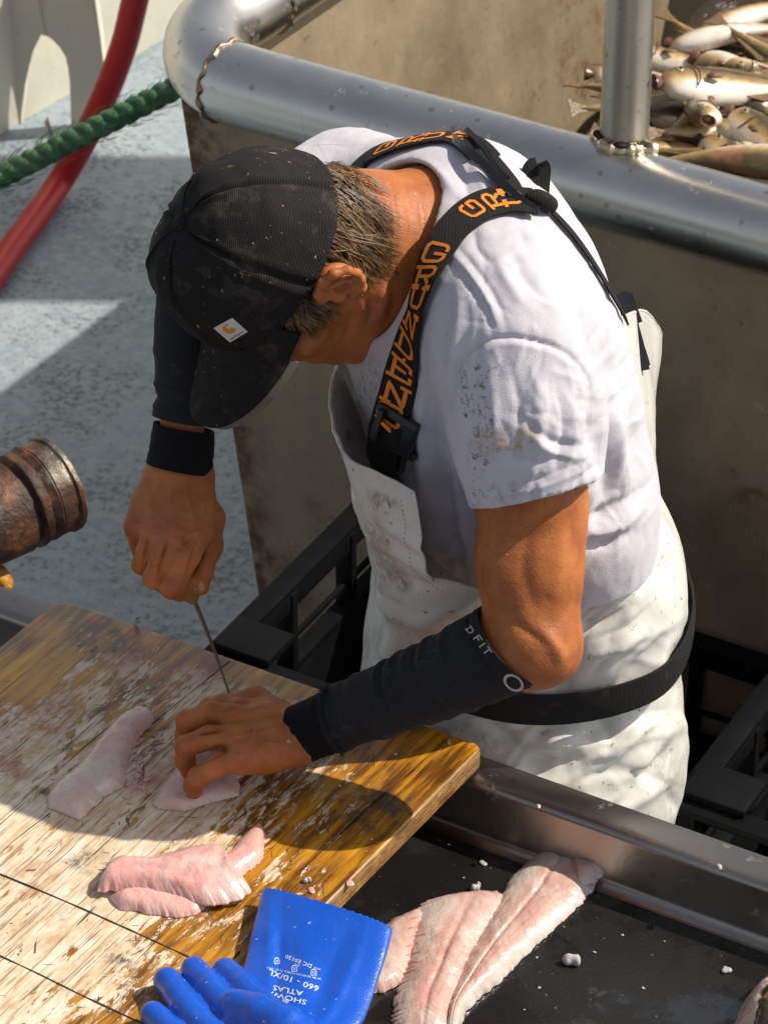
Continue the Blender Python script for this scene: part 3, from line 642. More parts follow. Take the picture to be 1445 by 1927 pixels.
# ---- black crates
def crate(name, label, o, ax, ay, lx, ly, h, group, slots=True):
    """open box: o = a top corner, ax/ay unit directions of the rim, height h"""
    az = np.array([0, 0, 1.0]); c = thing(name, label, 'crate', (*(o + ax*lx/2 + ay*ly/2)[:2], o[2] - h), group)
    t = 0.004; ctr = o + ax*lx/2 + ay*ly/2
    for d, l, w, e in ((ax, lx, ly, ay), (ay, ly, lx, ax)):
        for s in (-1, 1):
            m = MB(); q = ctr + e*s*(w/2)
            hb = h*0.62
            m.box(q - az*(h - hb/2), d, e, az, l/2, t/2, hb/2)                     # lower panel
            m.box(q - az*0.012, d, e, az, l/2, t/2, 0.012)                          # top band
            nb = max(2, int(l/0.11))
            for k in range(nb + 1):                                                # uprights between the hand slots
                m.box(q + d*(-l/2 + l*k/nb) - az*(h - hb)/2 + e*s*0.008, d, e, az, 0.006, 0.012, (h - hb)/2)
                m.box(q + d*(-l/2 + l*k/nb) - az*h/2 + e*s*0.010, d, e, az, 0.003, 0.010, h/2 - 0.01)
            m.box(q - az*(h - hb) + e*s*0.010, d, e, az, l/2, 0.012, 0.005)
            m.box(q - az*(h*0.25) + e*s*0.006, d, e, az, l/2, 0.003, 0.004)
            m.build('side_panel', MAT['crate'], c, bevel=0.0015)
    m = MB()
    for d, l, w, e in ((ax, lx, ly, ay), (ay, ly, lx, ax)):
        for s in (-1, 1):
            m.box(ctr + e*s*(w/2 + 0.012) + az*0.004, d, e, az, l/2 + (0.026 if d is ax else -0.002), 0.014, 0.0045)
    m.build('rim', MAT['crate'], c, bevel=0.002)
    for sx in (-1, 1):
        for sy in (-1, 1):
            m = MB(); m.box(ctr + ax*sx*(lx/2 - 0.02) + ay*sy*(ly/2 - 0.02) + az*0.013, ax, ay, az, 0.038, 0.030, 0.006)
            m.build('corner_plate', MAT['crate'], c, bevel=0.003)
    m = MB(); m.box(ctr - az*(h - 0.004), ax, ay, az, lx/2, ly/2, 0.004); m.build('base', MAT['crate'], c)
    return c
cU, cV = tU, -tW
zc = 0.66
co = PZ(433, 1232, zc)
crate('crate', 'open black plastic crate standing between the board and the fish bin', co, cU, cV, 0.29, 0.42, 0.30, 'black plastic crates')
crate('crate', 'black plastic crate underneath the open crate beside the fish bin', co + np.array([0,0,-0.318]), cU, cV, 0.29, 0.42, 0.30, 'black plastic crates')
c2 = PZ(1312, 1512, 0.70)
crate('crate', 'black crate with slotted rim at the right edge by the white trousers', c2, cU, cV, 0.42, 0.30, 0.33, 'black plastic crates')
c3 = PZ(1270, 1190, 0.42) - cV*0.62 - cU*0.30
crate('crate', 'long low black crate in the shade behind the white trousers', c3, cU, cV, 0.9, 0.60, 0.40, 'black plastic crates')
crate('crate', 'lower black crate carrying the slotted crate at the right edge', c2 + np.array([0,0,-0.345]), cU, cV, 0.42, 0.30, 0.33, 'black plastic crates')

# ---- rusty drum end at the left
ra, rb_ = P(-120, 1022, 0.34), P(112, 908, 0.42); rT = nrm(rb_ - ra)
dr = thing('winch_drum', 'rusty grooved winch drum end poking in at the left edge', 'winch', (*PZ(-130, 1300, 0)[:2], 0))
Lr = np.linalg.norm(rb_ - ra); s_ = np.array([0, .30, .60, .605, .62, .655, .67, .675, .70, .735, .74, .76, .80, .806, .82, .825, .90, .94, .955, .985, .992, 1.0, 1.0, 1.0])
r_ = np.array([.052, .053, .055, .055, .0485, .0485, .0555, .056, .056, .056, .051, .051, .0565, .0565, .054, .055, .0545, .0545, .0575, .0575, .0565, .053, .046, .0])
p_ = ra + rT*(s_*Lr)[:, None]; p_[-2] -= rT*0.002; p_[-1] -= rT*0.003
A = nrm(np.cross(rT, (0, 0, 1))); B = np.cross(rT, A); th = np.linspace(0, 2*math.pi, 64, endpoint=False)
V = (p_[:, None] + r_[:, None, None]*(np.cos(th)[None, :, None]*A + np.sin(th)[None, :, None]*B)).reshape(-1, 3)
V = V + nrm(V - ra)*0
nz = n3(V, 60, 2, 3); V = V + ((V - np.repeat(p_, 64, 0))/(np.linalg.norm(V - np.repeat(p_, 64, 0), axis=1, keepdims=True) + 1e-6))*nz[:, None]*0.0016
d_ = mesh('drum', V, grid_faces(len(s_), 64, True), MAT['rust'], dr); auto_smooth(fixn(d_), 40)
m = MB(); m.tube([ra - rT*0.25, ra + rT*0.02], 0.03, 20); m.build('shaft', MAT['rust'], dr)
m = MB(); q = ra - rT*0.2; m.tube([q, [q[0], q[1], 0.0]], 0.045, 20); m.build('stand', MAT['rust'], dr)
t = NT('orange grease'); g = t.noise(80, 5, 0.7); lump_m = t.B(Base_Color=t.ramp(g, [(0.35, (0.22, 0.07, 0.01)), (0.6, (0.62, 0.30, 0.03))]), Roughness=0.5, Normal=t.bump(g, 0.8, 0.004))
lp = cr([P(-45, 1062, 0.395), P(-12, 1080, 0.395), P(8, 1098, 0.395), P(6, 1120, 0.395)], 14)
m = MB(); m.tube(lp, 0.012*np.array([.9,1,1.1,1.1,1.15,1.2,1.2,1.2,1.1,1.0,.9,.75,.5,.15]), 14); m.build('grease_lump', lump_m, dr)
# ================================================================ growing smooth surfaces from fields
class Field:
    def __init__(s, lo, hi, h):
        s.lo = np.asarray(lo, float); s.h = h
        s.n = np.ceil((np.asarray(hi) - s.lo)/h).astype(int) + 1
        s.f = np.full(tuple(s.n), 0.2, np.float32)
    def box(s, lo, hi):
        a = np.clip(np.floor((np.asarray(lo) - s.lo)/s.h).astype(int), 0, s.n); b = np.clip(np.ceil((np.asarray(hi) - s.lo)/s.h).astype(int) + 1, 0, s.n)
        sl = tuple(slice(i, j) for i, j in zip(a, b))
        ax = [s.lo[k] + s.h*np.arange(a[k], b[k]) for k in range(3)]
        return sl, np.stack(np.meshgrid(*ax, indexing='ij'), -1)
    def comb(s, sl, b, k, op):
        a = s.f[sl]
        if op == 'add':
            h = np.clip(0.5 + 0.5*(a - b)/k, 0, 1); s.f[sl] = b*h + a*(1-h) - k*h*(1-h)
        elif op == 'sub':
            b = -b; h = np.clip(0.5 - 0.5*(a - b)/k, 0, 1); s.f[sl] = b*h + a*(1-h) + k*h*(1-h)
    def cap(s, a, b, ra, rb, k=0.01, op='add'):
        a = np.asarray(a, float); b = np.asarray(b, float); R = max(ra, rb) + k + 2*s.h
        sl, X = s.box(np.minimum(a, b) - R, np.maximum(a, b) + R)
        if X.size == 0: return s
        ab = b - a; t = np.clip(((X - a) @ ab)/(ab @ ab + 1e-12), 0, 1)
        d = np.linalg.norm(X - (a + t[..., None]*ab), axis=-1) - (ra + (rb - ra)*t)
        s.comb(sl, d.astype(np.float32), k, op); return s
    def chain(s, pts, rs, k=0.01, op='add'):
        for i in range(len(pts)-1): s.cap(pts[i], pts[i+1], rs[i], rs[i+1], k, op)
        return s
    def ell(s, c, ax, r, k=0.01, op='add'):
        """ellipsoid: ax = three unit axes (rows), r = three radii"""
        c = np.asarray(c, float); ax = np.asarray(ax, float); r = np.asarray(r, float)
        e = np.sqrt(((ax*r[:, None])**2).sum(0)) + k + 2*s.h
        sl, X = s.box(c - e, c + e)
        if X.size == 0: return s
        q = (X - c) @ ax.T; k0 = np.linalg.norm(q/r, axis=-1); k1 = np.linalg.norm(q/(r*r), axis=-1) + 1e-9
        s.comb(sl, (k0*(k0 - 1.0)/k1).astype(np.float32), k, op); return s
    def plane(s, p, n, lo=None, hi=None, k=0.002):
        """cut away everything on the side n points to, inside a box"""
        lo = s.lo if lo is None else lo; hi = s.lo + s.h*s.n if hi is None else hi
        sl, X = s.box(lo, hi); d = ((X - np.asarray(p)) @ nrm(n)).astype(np.float32)
        s.f[sl] = np.maximum(s.f[sl], d); return s
    def surf(s, smooth=1):
        f = s.f; sg = f < 0
        c = np.zeros(tuple(s.n - 1), np.int8)
        for dx in (0, 1):
            for dy in (0, 1):
                for dz in (0, 1):
                    c += sg[dx:s.n[0]-1+dx, dy:s.n[1]-1+dy, dz:s.n[2]-1+dz]
        I = np.stack(np.nonzero((c > 0) & (c < 8)), 1)
        idx = np.full(tuple(s.n - 1), -1, np.int64); idx[I[:, 0], I[:, 1], I[:, 2]] = np.arange(len(I))
        cor = np.array([(x, y, z) for x in (0, 1) for y in (0, 1) for z in (0, 1)])
        val = np.stack([f[I[:, 0]+k[0], I[:, 1]+k[1], I[:, 2]+k[2]] for k in cor], 1)
        acc = np.zeros((len(I), 3)); cnt = np.zeros(len(I))
        for a in range(8):
            for b in range(a+1, 8):
                if np.abs(cor[a] - cor[b]).sum() != 1: continue
                x = (val[:, a] < 0) != (val[:, b] < 0)
                t = np.where(x, val[:, a]/(val[:, a] - val[:, b] + 1e-12), 0)
                acc += x[:, None]*(cor[a] + t[:, None]*(cor[b] - cor[a])); cnt += x
        V = s.lo + s.h*(I + acc/np.maximum(cnt, 1)[:, None])
        Q = []
        for ax in range(3):
            o = [k for k in range(3) if k != ax]
            s0 = [slice(None)]*3; s1 = [slice(None)]*3; s0[ax] = slice(0, -1); s1[ax] = slice(1, None)
            A = sg[tuple(s0)]; Bm = sg[tuple(s1)]; E = np.stack(np.nonzero(A != Bm), 1)
            E = E[(E[:, o[0]] > 0) & (E[:, o[1]] > 0) & (E[:, o[0]] < s.n[o[0]]-1) & (E[:, o[1]] < s.n[o[1]]-1)]
            if not len(E): continue
            def g(du, dv):
                e = E.copy(); e[:, o[0]] += du; e[:, o[1]] += dv; return idx[e[:, 0], e[:, 1], e[:, 2]]
            q = np.stack([g(-1, -1), g(0, -1), g(0, 0), g(-1, 0)], 1)
            fl = sg[E[:, 0], E[:, 1], E[:, 2]]
            if ax == 1: fl = ~fl
            q[~fl] = q[~fl][:, ::-1]; Q.append(q)
        Q = np.vstack(Q); Q = Q[(Q >= 0).all(1)]
        for _ in range(smooth): V = relax(V, Q, 0.5)
        return V, Q
def relax(V, Q, w):
    S = np.zeros_like(V); n = np.zeros(len(V))
    for a in range(Q.shape[1]):
        for b in ((a+1) % Q.shape[1], (a-1) % Q.shape[1]):
            np.add.at(S, Q[:, a], V[Q[:, b]]); np.add.at(n, Q[:, a], 1)
    return V*(1-w) + w*S/np.maximum(n, 1)[:, None]
def vnormals(V, Q):
    N = np.zeros_like(V); fn = np.cross(V[Q[:, 2]] - V[Q[:, 0]], V[Q[:, 3]] - V[Q[:, 1]])
    for a in range(4): np.add.at(N, Q[:, a], fn)
    return nrm(N)
def pdist(p, L):
    """distance in pixels to a polyline and where along it (0..1)"""
    L = np.asarray(L, float); best = np.full(len(p), 1e9); tt = np.zeros(len(p)); m = len(L)-1
    for i in range(m):
        a, b = L[i], L[i+1]; ab = b - a; t = np.clip(((p - a) @ ab)/(ab @ ab + 1e-9), 0, 1)
        d = np.linalg.norm(p - (a + t[:, None]*ab), axis=1); k = d < best
        best[k] = d[k]; tt[k] = (i + t[k])/m
    return best, tt
def sculpt(V, N, strokes):
    """raise (+) or press in (-) the surface that faces the viewer along strokes: (amount m, width px, polyline, taper)"""
    fac = -(N @ AF); vis = np.clip(fac*3, 0, 1); p = proj(V)[:, :2]; D = np.zeros(len(V))
    for s in strokes:
        amp, w, L = s[0], s[1], s[2]
        L = cr(np.array(L, float), 16) if len(L) > 2 else np.array(L, float)
        lo = L.min(0) - 3*w; hi = L.max(0) + 3*w; k = np.nonzero(((p > lo) & (p < hi)).all(1))[0]
        if not len(k): continue
        d, t = pdist(p[k], L); tp = np.clip(np.sin(math.pi*np.clip(t, 0.04, 0.96)), 0, 1)**0.6
        D[k] += amp*np.exp(-(d/w)**(1.35 if w < 9.5 else 1.7))*tp
    return V + N*(D*vis)[:, None]
def paint(o, items, name='stain'):
    """marks on a mesh: (strength, radius px, polyline)"""
    n = len(o.data.vertices); V = np.zeros(n*3); o.data.vertices.foreach_get('co', V); p = proj(V.reshape(-1, 3))[:, :2]; C = np.zeros(n)
    for st, r, L in items:
        d, t = pdist(p, L if len(L) > 1 else [L[0], (L[0][0]+.1, L[0][1])]); C = np.maximum(C, st*np.clip(1.6 - 1.6*d/r, 0, 1))
    a = o.data.attributes.new(name, 'FLOAT', 'POINT'); a.data.foreach_set('value', C)
def inpoly(p, poly):
    poly = np.asarray(poly, float); x, y = p[:, 0], p[:, 1]; r = np.zeros(len(p), bool); j = len(poly)-1
    for i in range(len(poly)):
        a, b = poly[i], poly[j]
        c = ((a[1] > y) != (b[1] > y)) & (x < (b[0]-a[0])*(y-a[1])/(b[1]-a[1] + 1e-12) + a[0]); r ^= c; j = i
    return r
def bvh(V, Q): return BVHTree.FromPolygons([tuple(v) for v in V], [tuple(int(i) for i in q) for q in Q])
def shoot(trees, px, py):
    """first hit of the sight line on any of the trees"""
    r = nrm(ray(px, py)); best = None
    for t in trees:
        h = t.ray_cast(Vector(CAM), Vector(r))
        if h[0] is not None and (best is None or h[3] < best[2]): best = (np.array(h[0]), np.array(h[1]), h[3])
    return best
# ================================================================ the man
LP = nrm([0.45, -0.89, 0]); FP = nrm([-0.89, -0.45, 0]); ZP = np.array([0, 0, 1.0])
man = thing('person', 'man in black cap and white oilskins bent over the board cutting fish', 'person', (0.17, -0.02, 0.0))
SKIN = m_skin(); SHIRT = m_shirt(); PVC = m_pvc(); CAPM = m_cap()
SLEEVE = m_fabric('black knit sleeve', (0.012, 0.013, 0.016), 0.85, 500, 0.6, (0.30, 0.30, 0.29), 0.16)
WEB = m_fabric('black webbing', (0.014, 0.013, 0.013), 0.75, 700, 0.7, (0.35, 0.34, 0.32), 0.10)
BLK = m_plain('black buckle plastic', (0.014, 0.014, 0.016), 0.35, 0, 200, 0.2, 0.0005)
ORANGE = m_plain('orange thread', (0.86, 0.24, 0.02), 0.8, 0, 600, 0.6, 0.0006)
THREAD = m_plain('pale thread', (0.55, 0.47, 0.44), 0.8, 0, 600, 0.6, 0.0006)

def w3(r, u, b): return AR*r + AU*u - AF*b            # picture axes (right, up, towards us) -> place
hU = nrm(w3(-0.79, 0.14, 0.60)); hF = w3(-0.33, -0.82, -0.42); hF = nrm(hF - hU*np.dot(hF, hU)); hL = np.cross(hU, hF)
EAR = P(633, 545, -0.315)
HC = EAR - hL*0.078 + hF*0.014
def H(x, y, z): return HC + hL*x + hF*y + hU*z
HAX = np.array([hL, hF, hU])

# ---- bare body: head, neck, trunk, arms
shL, elL, wrL = P(972, 650, -0.330), P(1002, 1205, -0.285), P(552, 1381, -0.172)
shR, elR, wrR = P(645, 385, -0.03), P(352, 540, -0.17), P(338, 880, -0.135)
nb = P(805, 455, -0.185)
body = Field((-0.42, -0.62, 0.90), (0.42, 0.36, 1.75), 0.0032)
body.chain([P(965, 880, -0.11), P(940, 760, -0.16), P(880, 520, -0.18)], [.08, .09, .08], .05)
body.chain([P(880, 520, -0.18), shL], [.06, .042], .04).chain([P(860, 470, -0.16), shR], [.07, .05], .04)
body.chain([shL, P(990, 900, -0.315), P(992, 1060, -0.295), elL], [.044, .0455, .0440, .0420], .02)
body.chain([P(1020, 760, -0.30), P(1030, 960, -0.295), P(1028, 1100, -0.28)], [.03, .026, .022], .03)
body.cap(P(1030, 1222, -0.275), P(1038, 1236, -0.275), .0215, .018, .02)
body.chain([elL, P(880, 1255, -0.25), wrL], [.040, .033, .022], .02)
body.chain([shR, elR, P(350, 700, -.16), wrR], [.045, .026, .022, .021], .01)
body.chain([nb, H(0, -.030, -.055), H(0, -.02, .0)], [.071, .062, .055], .03)
body.cap(H(0, .02, -.085), P(740, 560, -.20), .035, .05, .03)
for s in (-1, 1):
    body.cap(H(s*.058, -.015, -.03), P(800, 520 if s > 0 else 470, -.22 if s > 0 else -.14), .018, .022, .02)
body.ell(H(0, -.012, .045), HAX, (.066, .083, .074), .02)
def H(x, y, z): return HC + hL*x + hF*(y - .010) + hU*z        # the face, set back a little
body.ell(H(0, .050, -.030), HAX, (.060, .052, .075), .025)
for s in (-1, 1):
    body.cap(H(s*.057, .000, -.045), H(s*.030, .066, -.085), .018, .018, .02)
    body.cap(H(s*.050, .060, -.012), H(s*.058, .02, -.01), .018, .016, .015)
    body.cap(H(s*.012, .090, .022), H(s*.045, .078, .022), .013, .012, .012)
    body.ell(H(s*.032, .094, .002), HAX, (.015, .012, .011), .010, 'sub')
    body.ell(H(s*.032, .080, .002), HAX, (.0125, .0125, .0125), .003)
body.cap(H(0, .083, -.088), H(0, .080, -.092), .021, .020, .015)
body.chain([H(0, .096, .008), H(0, .112, -.022), H(0, .118, -.030)], [.009, .011, .013], .01)
for s in (-1, 1): body.cap(H(s*.012, .104, -.034), H(s*.013, .100, -.034), .009, .008, .008)
body.chain([H(-.022, .088, -.062), H(0, .098, -.062), H(.022, .088, -.062)], [.006, .008, .006], .006)
body.chain([H(-.020, .088, -.071), H(0, .097, -.072), H(.020, .088, -.071)], [.006, .009, .006], .006)
def H(x, y, z): return HC + hL*x + hF*y + hU*z
bV_, bQ_ = body.surf(1)
N = vnormals(bV_, bQ_)
bV_ = sculpt(bV_, N, [
    (-.0026, 18, [(1000, 985), (985, 1060), (1000, 1130), (1030, 1165)]), (.0030, 20, [(1050, 960), (1054, 1060), (1040, 1140)]), (-.0012, 14, [(1020, 1110), (1035, 1150), (1018, 1185)]),
    (.0045, 14, [(1020, 1190), (1046, 1220), (1060, 1250)]), (-.0025, 8, [(955, 1160), (1000, 1195), (1030, 1215)]), (.004, 20, [(930, 980), (935, 1080), (950, 1140)]),
    (-.0024, 5, [(735, 345), (745, 420), (742, 500)]), (-.0016, 4, [(760, 350), (775, 430), (768, 520)]), (-.0020, 4, [(790, 380), (800, 440)]),
    (-.0045, 6, [(690, 560), (700, 590), (690, 615)]), (.0035, 8, [(670, 560), (678, 590), (664, 625)]), (-.0026, 5, [(655, 580), (660, 605), (645, 635)]), (.0022, 6, [(640, 590), (645, 620), (625, 650)]), (-.0022, 5, [(630, 595), (628, 625), (612, 650)]), (-.0020, 5, [(600, 600), (590, 630), (570, 655)]),
    (.004, 11, [(715, 520), (720, 560), (712, 600)]), (-.003, 8, [(735, 530), (742, 570), (730, 605)])])
# ---- the ear that shows, as finer surface of the same body
ear = Field(EAR - .075, EAR + .075, 0.0013)
def E(y, z, x=0.0): return H(.0775 + x, y*.92 - .014, z*.70)
hel = [E(.006, .004, .001), E(.012, .018, .004), E(.006, .031, .008), E(-.008, .037, .012), E(-.022, .031, .015), E(-.029, .014, .016), E(-.027, -.004, .013), E(-.020, -.018, .009), E(-.010, -.028, .005), E(.000, -.028, .002)]
hel = hel
ear.ell(E(-.008, .005, -.002), HAX, (.011, .018, .021), .004)
ear.chain(hel, [.0038, .0042, .0045, .0047, .0048, .0047, .0045, .0048, .0062, .0050], .003)
ear.chain([E(-.004, .022, .009), E(-.014, .013, .011), E(-.016, -.002, .010), E(-.008, -.014, .007)], [.003, .0034, .0034, .003], .003)
ear.ell(E(-.006, -.001, .010), HAX, (.011, .0080, .0090), .003, 'sub')
ear.chain([E(-.015, .025, .015), E(-.023, .014, .017), E(-.022, -.002, .015)], [.003, .0034, .002], .003, 'sub')
ear.cap(E(.007, -.003, .003), E(.006, -.009, .004), .0048, .004, .003)
eV, eQ = ear.surf(1)

# ---- hands
def hand(field, wrist, mcps, fingers, thumb, palm_n, wr=.024, mr=.0125):
    """mcps: knuckle centres; fingers: joint lists from the knuckle on; palm_n: towards the palm"""
    palm_n = np.asarray(palm_n); k = len(mcps); c = sum(mcps)/k
    side = nrm(mcps[0] - mcps[-1])
    wa, wb = wrist + side*.013, wrist - side*.013
    for i, mc in enumerate(mcps):
        t = i/(k-1); ws = wa*(1-t) + wb*t
        field.chain([ws, ws*.45 + mc*.55 + palm_n*.004, mc + palm_n*.003], [wr*.88, .0165, mr + .001], .012)
        field.cap(ws + palm_n*.006, mc + palm_n*.008, .018, .012, .012)
    for js, rs in fingers: field.chain(js, rs, .0035)
    js, rs = thumb; field.chain(js, rs, .008)
    return field
dR = -0.155
mR = [P(372, 1003, -.165), P(330, 1012, -.182), P(292, 1008, -.172), P(262, 990, -.150)]
wRh = P(338, 893, -.137)
pnR = nrm(AF*0.95 + AR*0.05)
hR = Field(P(320, 1000, -.14) - .15, P(320, 1000, -.14) + .15, 0.00145)
KN = P(352, 1098, -.125); KT = PZ(431, 1306, ZB + .004)
KD = nrm(KT - KN)
hand(hR, wRh, mR,
     [([mR[0], P(352, 1045, -.186), P(324, 1104, -.180), P(340, 1112, -.150), P(362, 1085, -.128)], [.0135, .0128, .0118, .0100, .0088]),
      ([mR[1], P(306, 1050, -.182), P(290, 1088, -.172), P(312, 1100, -.135), P(345, 1085, -.115)], [.0130, .0112, .0103, .0092, .0082]),
      ([mR[2], P(278, 1038, -.163), P(268, 1062, -.148), P(292, 1075, -.118), P(328, 1066, -.105)], [.0122, .0106, .0098, .0086, .0078]),
      ([mR[3], P(262, 1020, -.135), P(266, 1035, -.118), P(290, 1045, -.10), P(318, 1042, -.095)], [.0108, .0094, .0086, .0076, .007])],
     ([P(362, 935, -.125), P(392, 975, -.135), P(396, 1028, -.142), P(380, 1075, -.138), P(379, 1105, -.133)], [.016, .0150, .0112, .0100, .0080]), pnR, .0215)
hR.chain([P(344, 800, -.143), wRh], [.021, .024], .015)
rV, rQ = hR.surf(1); N = vnormals(rV, rQ)
hand_strokes_R = [(-.0042, 4.5, [(309, 1022), (303, 1060), (300, 1092)]), (-.0036, 4.5, [(276, 1020), (274, 1055)]), (-.0040, 5, [(372, 1020), (362, 1060), (352, 1090)]), (.0030, 11, [(262, 988), (263, 995)]), (.0036, 12, [(292, 1004), (292, 1010)]), (.0030, 13, [(330, 1008), (331, 1014)]), (.0034, 13, [(368, 1000), (370, 1006)]),
    (.0016, 5, [(300, 905), (285, 950), (288, 1000)]), (.0018, 5, [(325, 900), (322, 950), (328, 1000)]), (.0018, 5, [(350, 905), (358, 950), (368, 990)]),
    (.0017, 3.5, [(345, 915), (330, 945), (305, 975), (275, 985)]), (.0017, 3.5, [(385, 940), (380, 975), (350, 985), (335, 975)]), (.0014, 3.2, [(270, 950), (295, 965), (312, 990)]), (.0014, 3.2, [(390, 985), (400, 1000), (402, 1030)]),
    (-.0030, 7, [(312, 1015), (308, 1035), (304, 1052)]), (-.0030, 7, [(350, 1012), (345, 1022)]), (-.0026, 6, [(277, 1010), (272, 1030)]), (-.003, 8, [(385, 1030), (372, 1050), (364, 1072)]),
    (-.0009, 2.2, [(312, 1086), (334, 1092)]), (-.0009, 2.2, [(314, 1093), (330, 1098)]), (-.0008, 2.2, [(372, 1048), (392, 1052)]), (-.0008, 2.2, [(280, 1062), (296, 1066)]), (-.0008, 2.2, [(330, 1030), (352, 1038)]),
    (-.0012, 3, [(372, 1092), (386, 1092)])]
rV = sculpt(rV, N, [(a*(.95 if a > 0 else 1.25), w*.85, L) for a, w, L in hand_strokes_R])
mL = [P(455, 1338, -.155), P(440, 1350, -.185), P(436, 1388, -.205), P(452, 1420, -.218)]
wLh = P(556, 1381, -.175)
pnL = nrm(-ZP*0.9 + AR*0.15 + AF*.1)
hLf = Field(P(440, 1400, -.18) - .15, P(440, 1400, -.18) + .15, 0.00145)
hand(hLf, wLh, mL,
     [([mL[0], P(420, 1326, -.135), P(396, 1330, -.125), P(378, 1345, -.112), P(365, 1372, -.112)], [.0115, .0105, .0098, .0085, .0078]),
      ([mL[1], P(400, 1342, -.180), P(353, 1357, -.172), P(348, 1385, -.158), P(355, 1410, -.152)], [.0125, .0110, .0104, .009, .0082]),
      ([mL[2], P(395, 1388, -.205), P(351, 1405, -.198), P(349, 1432, -.182), P(356, 1450, -.172)], [.0125, .0112, .0105, .0094, .0084]),
      ([mL[3], P(415, 1438, -.218), P(374, 1462, -.213), P(364, 1478, -.199), P(366, 1488, -.190)], [.0115, .0104, .0098, .0090, .0082])],
     ([P(520, 1345, -.150), P(480, 1322, -.125), P(440, 1330, -.108), P(408, 1345, -.098), P(390, 1362, -.092)], [.016, .0145, .0115, .0102, .0085]), pnL, .0205)
hLf.chain([wLh + nrm(elL - wLh)*.06, wLh], [.021, .021], .015)
lV, lQ = hLf.surf(1); N = vnormals(lV, lQ)
hand_strokes_L = [(-.0042, 4.5, [(425, 1368), (390, 1376), (356, 1382)]), (-.0040, 4.5, [(430, 1402), (400, 1416), (372, 1440)]), (.0030, 11, [(440, 1346), (440, 1352)]), (.0032, 12, [(436, 1386), (437, 1390)]), (.0030, 11, [(452, 1418), (452, 1422)]),
    (.0017, 4.5, [(545, 1345), (500, 1342), (450, 1348)]), (.0018, 4.5, [(545, 1370), (495, 1378), (445, 1388)]), (.0015, 4.5, [(545, 1395), (500, 1408), (460, 1420)]),
    (.0021, 4, [(535, 1360), (500, 1362), (478, 1375), (470, 1395), (445, 1402)]), (.0017, 3.5, [(478, 1375), (455, 1366), (440, 1370)]), (.0016, 3.5, [(540, 1405), (505, 1398), (480, 1412)]), (.0014, 3.2, [(530, 1330), (500, 1326), (470, 1335)]),
    (-.0034, 7, [(420, 1372), (400, 1374), (370, 1380)]), (-.0034, 8, [(432, 1408), (410, 1415), (390, 1428)]), (-.0022, 5, [(436, 1332), (410, 1336)]),
    (-.0009, 2.2, [(352, 1345), (362, 1372)]), (-.0009, 2.2, [(358, 1392), (362, 1418)]), (-.0009, 2.2, [(372, 1450), (384, 1474)]), (-.0008, 2.0, [(366, 1342), (374, 1370)]), (-.0008, 2, [(372, 1392), (376, 1416)]),
    (-.0007, 2.2, [(536, 1335), (548, 1375), (552, 1415)]), (-.0007, 2.2, [(526, 1335), (536, 1375), (540, 1415)])]
lV = sculpt(lV, N, [(a*1.0 if a > 0 else a*1.25, w*.85, L) for a, w, L in hand_strokes_L])
# one body mesh
allV = np.vstack([bV_, eV, rV, lV]); o1 = len(bV_); o2 = o1 + len(eV); o3 = o2 + len(rV)
allQ = np.vstack([bQ_, eQ + o1, rQ + o2, lQ + o3])
bodyo = mesh('body', allV, allQ, SKIN, man)
paint(bodyo, [(.9, 6.5, [(379, 1100), (380, 1108)])], 'nail')
paint(bodyo, [(.8, 15, [(258, 993)]), (.9, 17, [(292, 1007)]), (.8, 17, [(330, 1010)]), (.9, 17, [(366, 1003)]), (.7, 14, [(325, 1105)]), (.6, 12, [(290, 1086)]), (.7, 15, [(440, 1348)]), (.7, 15, [(437, 1390)]), (.6, 14, [(452, 1420)]), (.8, 14, [(350, 1358)]), (.8, 14, [(348, 1405)]), (.8, 15, [(370, 1466)]), (.5, 26, [(1035, 1220)]), (.5, 20, [(660, 530), (655, 560)])])
body_t = bvh(bV_, bQ_)
# thumb nail
NAIL = m_plain('finger nail', (0.52, 0.30, 0.22), 0.3)

# ---- T-shirt
sh = Field((-0.30, -0.62, 1.02), (0.44, 0.34, 1.62), 0.0024)
def station(px, py, d, l, f, s, tilt, k=.05):
    S = nrm(ZP + np.asarray(tilt)); F_ = nrm(FP - S*np.dot(FP, S)); L_ = np.cross(S, F_); L_ = L_ if L_ @ LP > 0 else -L_
    sh.ell(P(px, py, d), [L_, F_, S], (l, f, s), k)
tl_ = FP*0.25
station(1020, 1070, -.02, .150, .102, .11, tl_*.4); station(985, 905, -.09, .168, .118, .12, tl_*.6)
station(935, 745, -.15, .172, .122, .12, tl_); station(905, 610, -.18, .165, .112, .12, tl_*1.4); station(880, 510, -.18, .150, .10, .10, tl_*1.8)
sh.cap(P(905, 480, -.17), P(968, 640, -.320), .075, .068, .045); sh.cap(P(870, 424, -.15), P(655, 368, -.03), .075, .060, .045)
sh.cap(P(968, 640, -.320), P(985, 760, -.335), .070, .068, .035)
f0_ = None
ax0, ax1 = P(975, 680, -.33), P(1008, 935, -.318)
sh.chain([P(652, 368, -.03), P(470, 450, -.10)], [.060, .058], .03)
f0_ = sh.f.copy()
sh.chain([ax0, P(995, 820, -.328), ax1 + nrm(ax1-ax0)*.04], [.066, .0635, .0605], .022)
hemn = nrm((P(1125, 885, -.312) - P(890, 947, -.326))); axd = nrm(ax1 - ax0); hn = nrm(axd - hemn*np.dot(axd, hemn))
